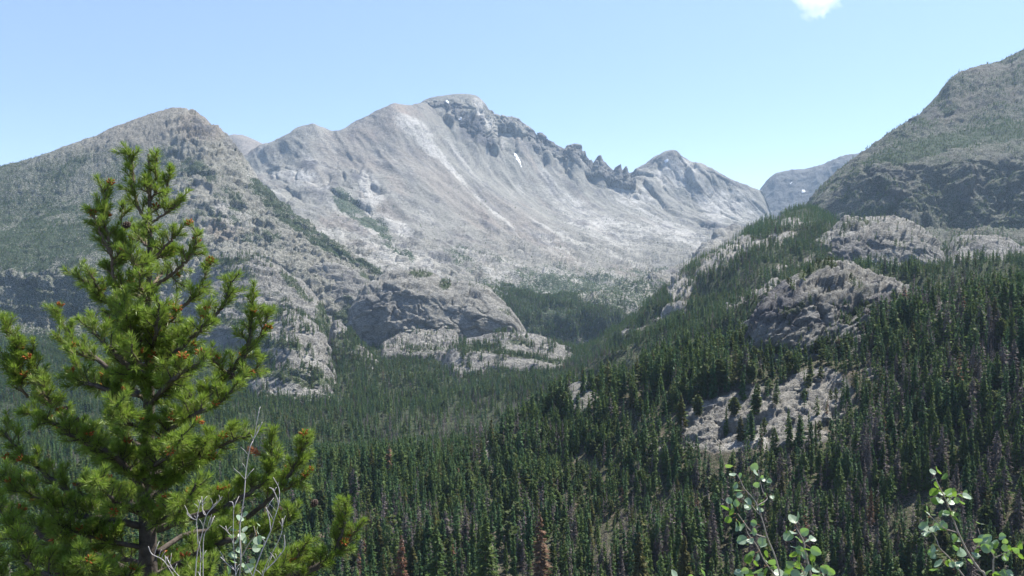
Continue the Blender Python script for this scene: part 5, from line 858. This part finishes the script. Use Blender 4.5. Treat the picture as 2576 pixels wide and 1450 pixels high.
lvD = [(*Z4([(x, y)])[0], s) for x, y, s in ((530, 1000, 1.2), (575, 970, .9), (490, 1090, 1.2), (570, 1085, .9), (670, 1050, .9), (665, 1095, 1.1), (515, 1175, 1), (545, 1140, 1.1), (600, 1160, .7), (675, 1170, 1.3), (655, 1230, 1.2), (515, 1250, .9), (475, 1295, 1.2), (480, 1345, 1), (600, 1390, 1.3), (630, 1330, .8), (570, 1170, .9), (470, 1130, .9), (700, 1150, .9), (690, 1210, .8), (610, 1060, .7), (450, 1400, 1.1), (560, 1370, .8))]
sapling(3.55, 'small aspen with a few round leaves among bare twigs in front of the pine', [[(600, 1560, 0, 2.4)]+[(x, y, 0) for x, y in Z4([(530, 1450), (540, 1250), (530, 1050), (540, 1000)])], [(*Z4([(545, 1300)])[0], 0, 1.5)]+[(x, y, 0) for x, y in Z4([(600, 1200), (650, 1130), (640, 1060)])]], lvD, 9.5)
tw = [[(540, 1350), (530, 1100), (545, 960), (565, 820), (580, 620), (610, 450), (640, 380), (665, 240), (680, 170)], [(640, 380), (675, 320), (705, 250)], [(500, 1560), (500, 1450), (480, 1150), (480, 900), (450, 870)], [(185, 1560), (185, 1450), (200, 1270), (235, 1130), (270, 980), (340, 900), (385, 850)], [(245, 1560), (245, 1450), (250, 1150), (300, 1060), (335, 980)],
  [(270, 980), (245, 950), (235, 830)], [(620, 1560), (640, 1430), (700, 1260), (770, 1100), (800, 1000), (835, 880), (835, 770), (790, 680)], [(700, 1560), (710, 1450), (740, 1350), (850, 1130), (860, 1000)], [(720, 1420), (870, 1250), (875, 1130)], [(205, 1200), (200, 1100), (195, 1010), (225, 860)], [(120, 965), (160, 1000), (195, 1012)], [(770, 1100), (760, 1000), (735, 910)], [(420, 1060), (440, 1110), (480, 1150)],
  [(380, 1300), (440, 1360), (500, 1410)], [(850, 1270), (800, 1340), (730, 1400)], [(835, 880), (790, 780), (760, 760)], [(215, 1560), (225, 1300), (215, 1180)], [(-40, 1300), (-10, 1360), (30, 1420), (80, 1470)], [(-180, 1220), (-150, 1280), (-60, 1330), (30, 1470)]]
groups = [(0, 1, 2, 12, 13), (3, 4, 5, 9, 10, 16), (6, 7, 8, 11, 14, 15), (17, 18)]
labs = ['tallest bare pale stem rising past the aspen leaves, forked at its tip', 'clump of bare whitish twigs left of the aspen leaves', 'bare forking pale twigs right of the aspen leaves', 'thin bare twig crossing the base of the pine trunk']
for gidx, lb in zip(groups, labs):
    root = tag(bpy.data.objects.new('bare_shrub', None), lb, 'bare shrub', 'bare pale shrubs in front of the pine'); col.objects.link(root); Yt = 3.5; b0 = P(*Z4([tw[gidx[0]][0]])[0], Yt); root.location = b0
    for k in gidx:
        q = spline([P(x, y, Yt+rl.uniform(-.02, .02)) for x, y in Z4(tw[k])], 5); r0 = 1.6 if len(tw[k]) > 5 else 1.2; parts = [tube(q-b0, np.linspace(r0, .8, len(q))*Yt/F, 5)]
        for _ in range(len(q)//4):
            i = int(rl.integers(2, len(q)-1)); d = np.array([rl.uniform(-.7, .7), rl.uniform(-.4, .4), .8]); e = q[i]+d*rl.uniform(.02, .07); parts.append(tube(np.array([q[i], (q[i]+e)/2+np.array([0, 0, .004]), e])-b0, np.array([1.0, .8, .5])*Yt/F, 4))
        V, f = merge(parts); poly_obj('stem', V, f, M_bare, root)

# ------------------------------------------------------------------ the one cloud
m, t, out = newmat('cumulus'); co = N(t, 'ShaderNodeTexCoord').outputs['Object']; gr = N(t, 'ShaderNodeVectorMath', operation='LENGTH'); t.links.new(co, gr.inputs[0])
n = noise(t, co, 2.2, 6, .62); s1 = N(t, 'ShaderNodeMath', operation='MULTIPLY'); t.links.new(n, s1.inputs[0]); s1.inputs[1].default_value = 1.9
s2 = N(t, 'ShaderNodeMath', operation='SUBTRACT'); t.links.new(s1.outputs[0], s2.inputs[0]); t.links.new(gr.outputs[1], s2.inputs[1])
dn = ramp(t, s2.outputs[0], .2, .8, 0, .0085); pv = N(t, 'ShaderNodeVolumePrincipled'); pv.inputs['Color'].default_value = (1, 1, 1, 1); pv.inputs['Anisotropy'].default_value = .6; t.links.new(dn, pv.inputs['Density']); t.links.new(pv.outputs[0], out.inputs['Volume'])
Yc = 11500; cpos = P(2055, -8, Yc); me_v, me_f = [], []
for i in range(17):
    for j in range(24):
        th, ph = math.pi*i/16, 2*math.pi*j/24; me_v.append((math.sin(th)*math.cos(ph)*1.25, math.sin(th)*math.sin(ph)*1.25, math.cos(th)*1.25))
me_f = [[i*24+j, (i+1)*24+j, (i+1)*24+(j+1) % 24, i*24+(j+1) % 24] for i in range(16) for j in range(24)]
cl = mesh_obj('cloud', me_v, me_f, m); cl.location = cpos; k = Yc/F; cl.scale = (78*k, 50*k, 66*k); tag(cl, 'single small bright white cloud cut by the top edge at right', 'cloud')



# ------------------------------------------------------------------ haze
hz_v = [(x, y, z) for z in (-340, 2600) for y in (-1500, 9000) for x in (-8000, 8000)]
hz = mesh_obj('haze', hz_v, [(0, 2, 3, 1), (4, 5, 7, 6), (0, 1, 5, 4), (2, 6, 7, 3), (0, 4, 6, 2), (1, 3, 7, 5)])
m, t, out = newmat('thin_blue_air'); pv = N(t, 'ShaderNodeVolumePrincipled'); pv.inputs['Color'].default_value = (0.55, 0.76, 1.0, 1); pv.inputs['Density'].default_value = 4.4e-5; pv.inputs['Anisotropy'].default_value = 0.2
t.links.new(pv.outputs[0], out.inputs['Volume']); hz.data.materials.append(m)
tag(hz, 'faint blue air between the viewer and the far mountains', 'haze', kind='stuff')
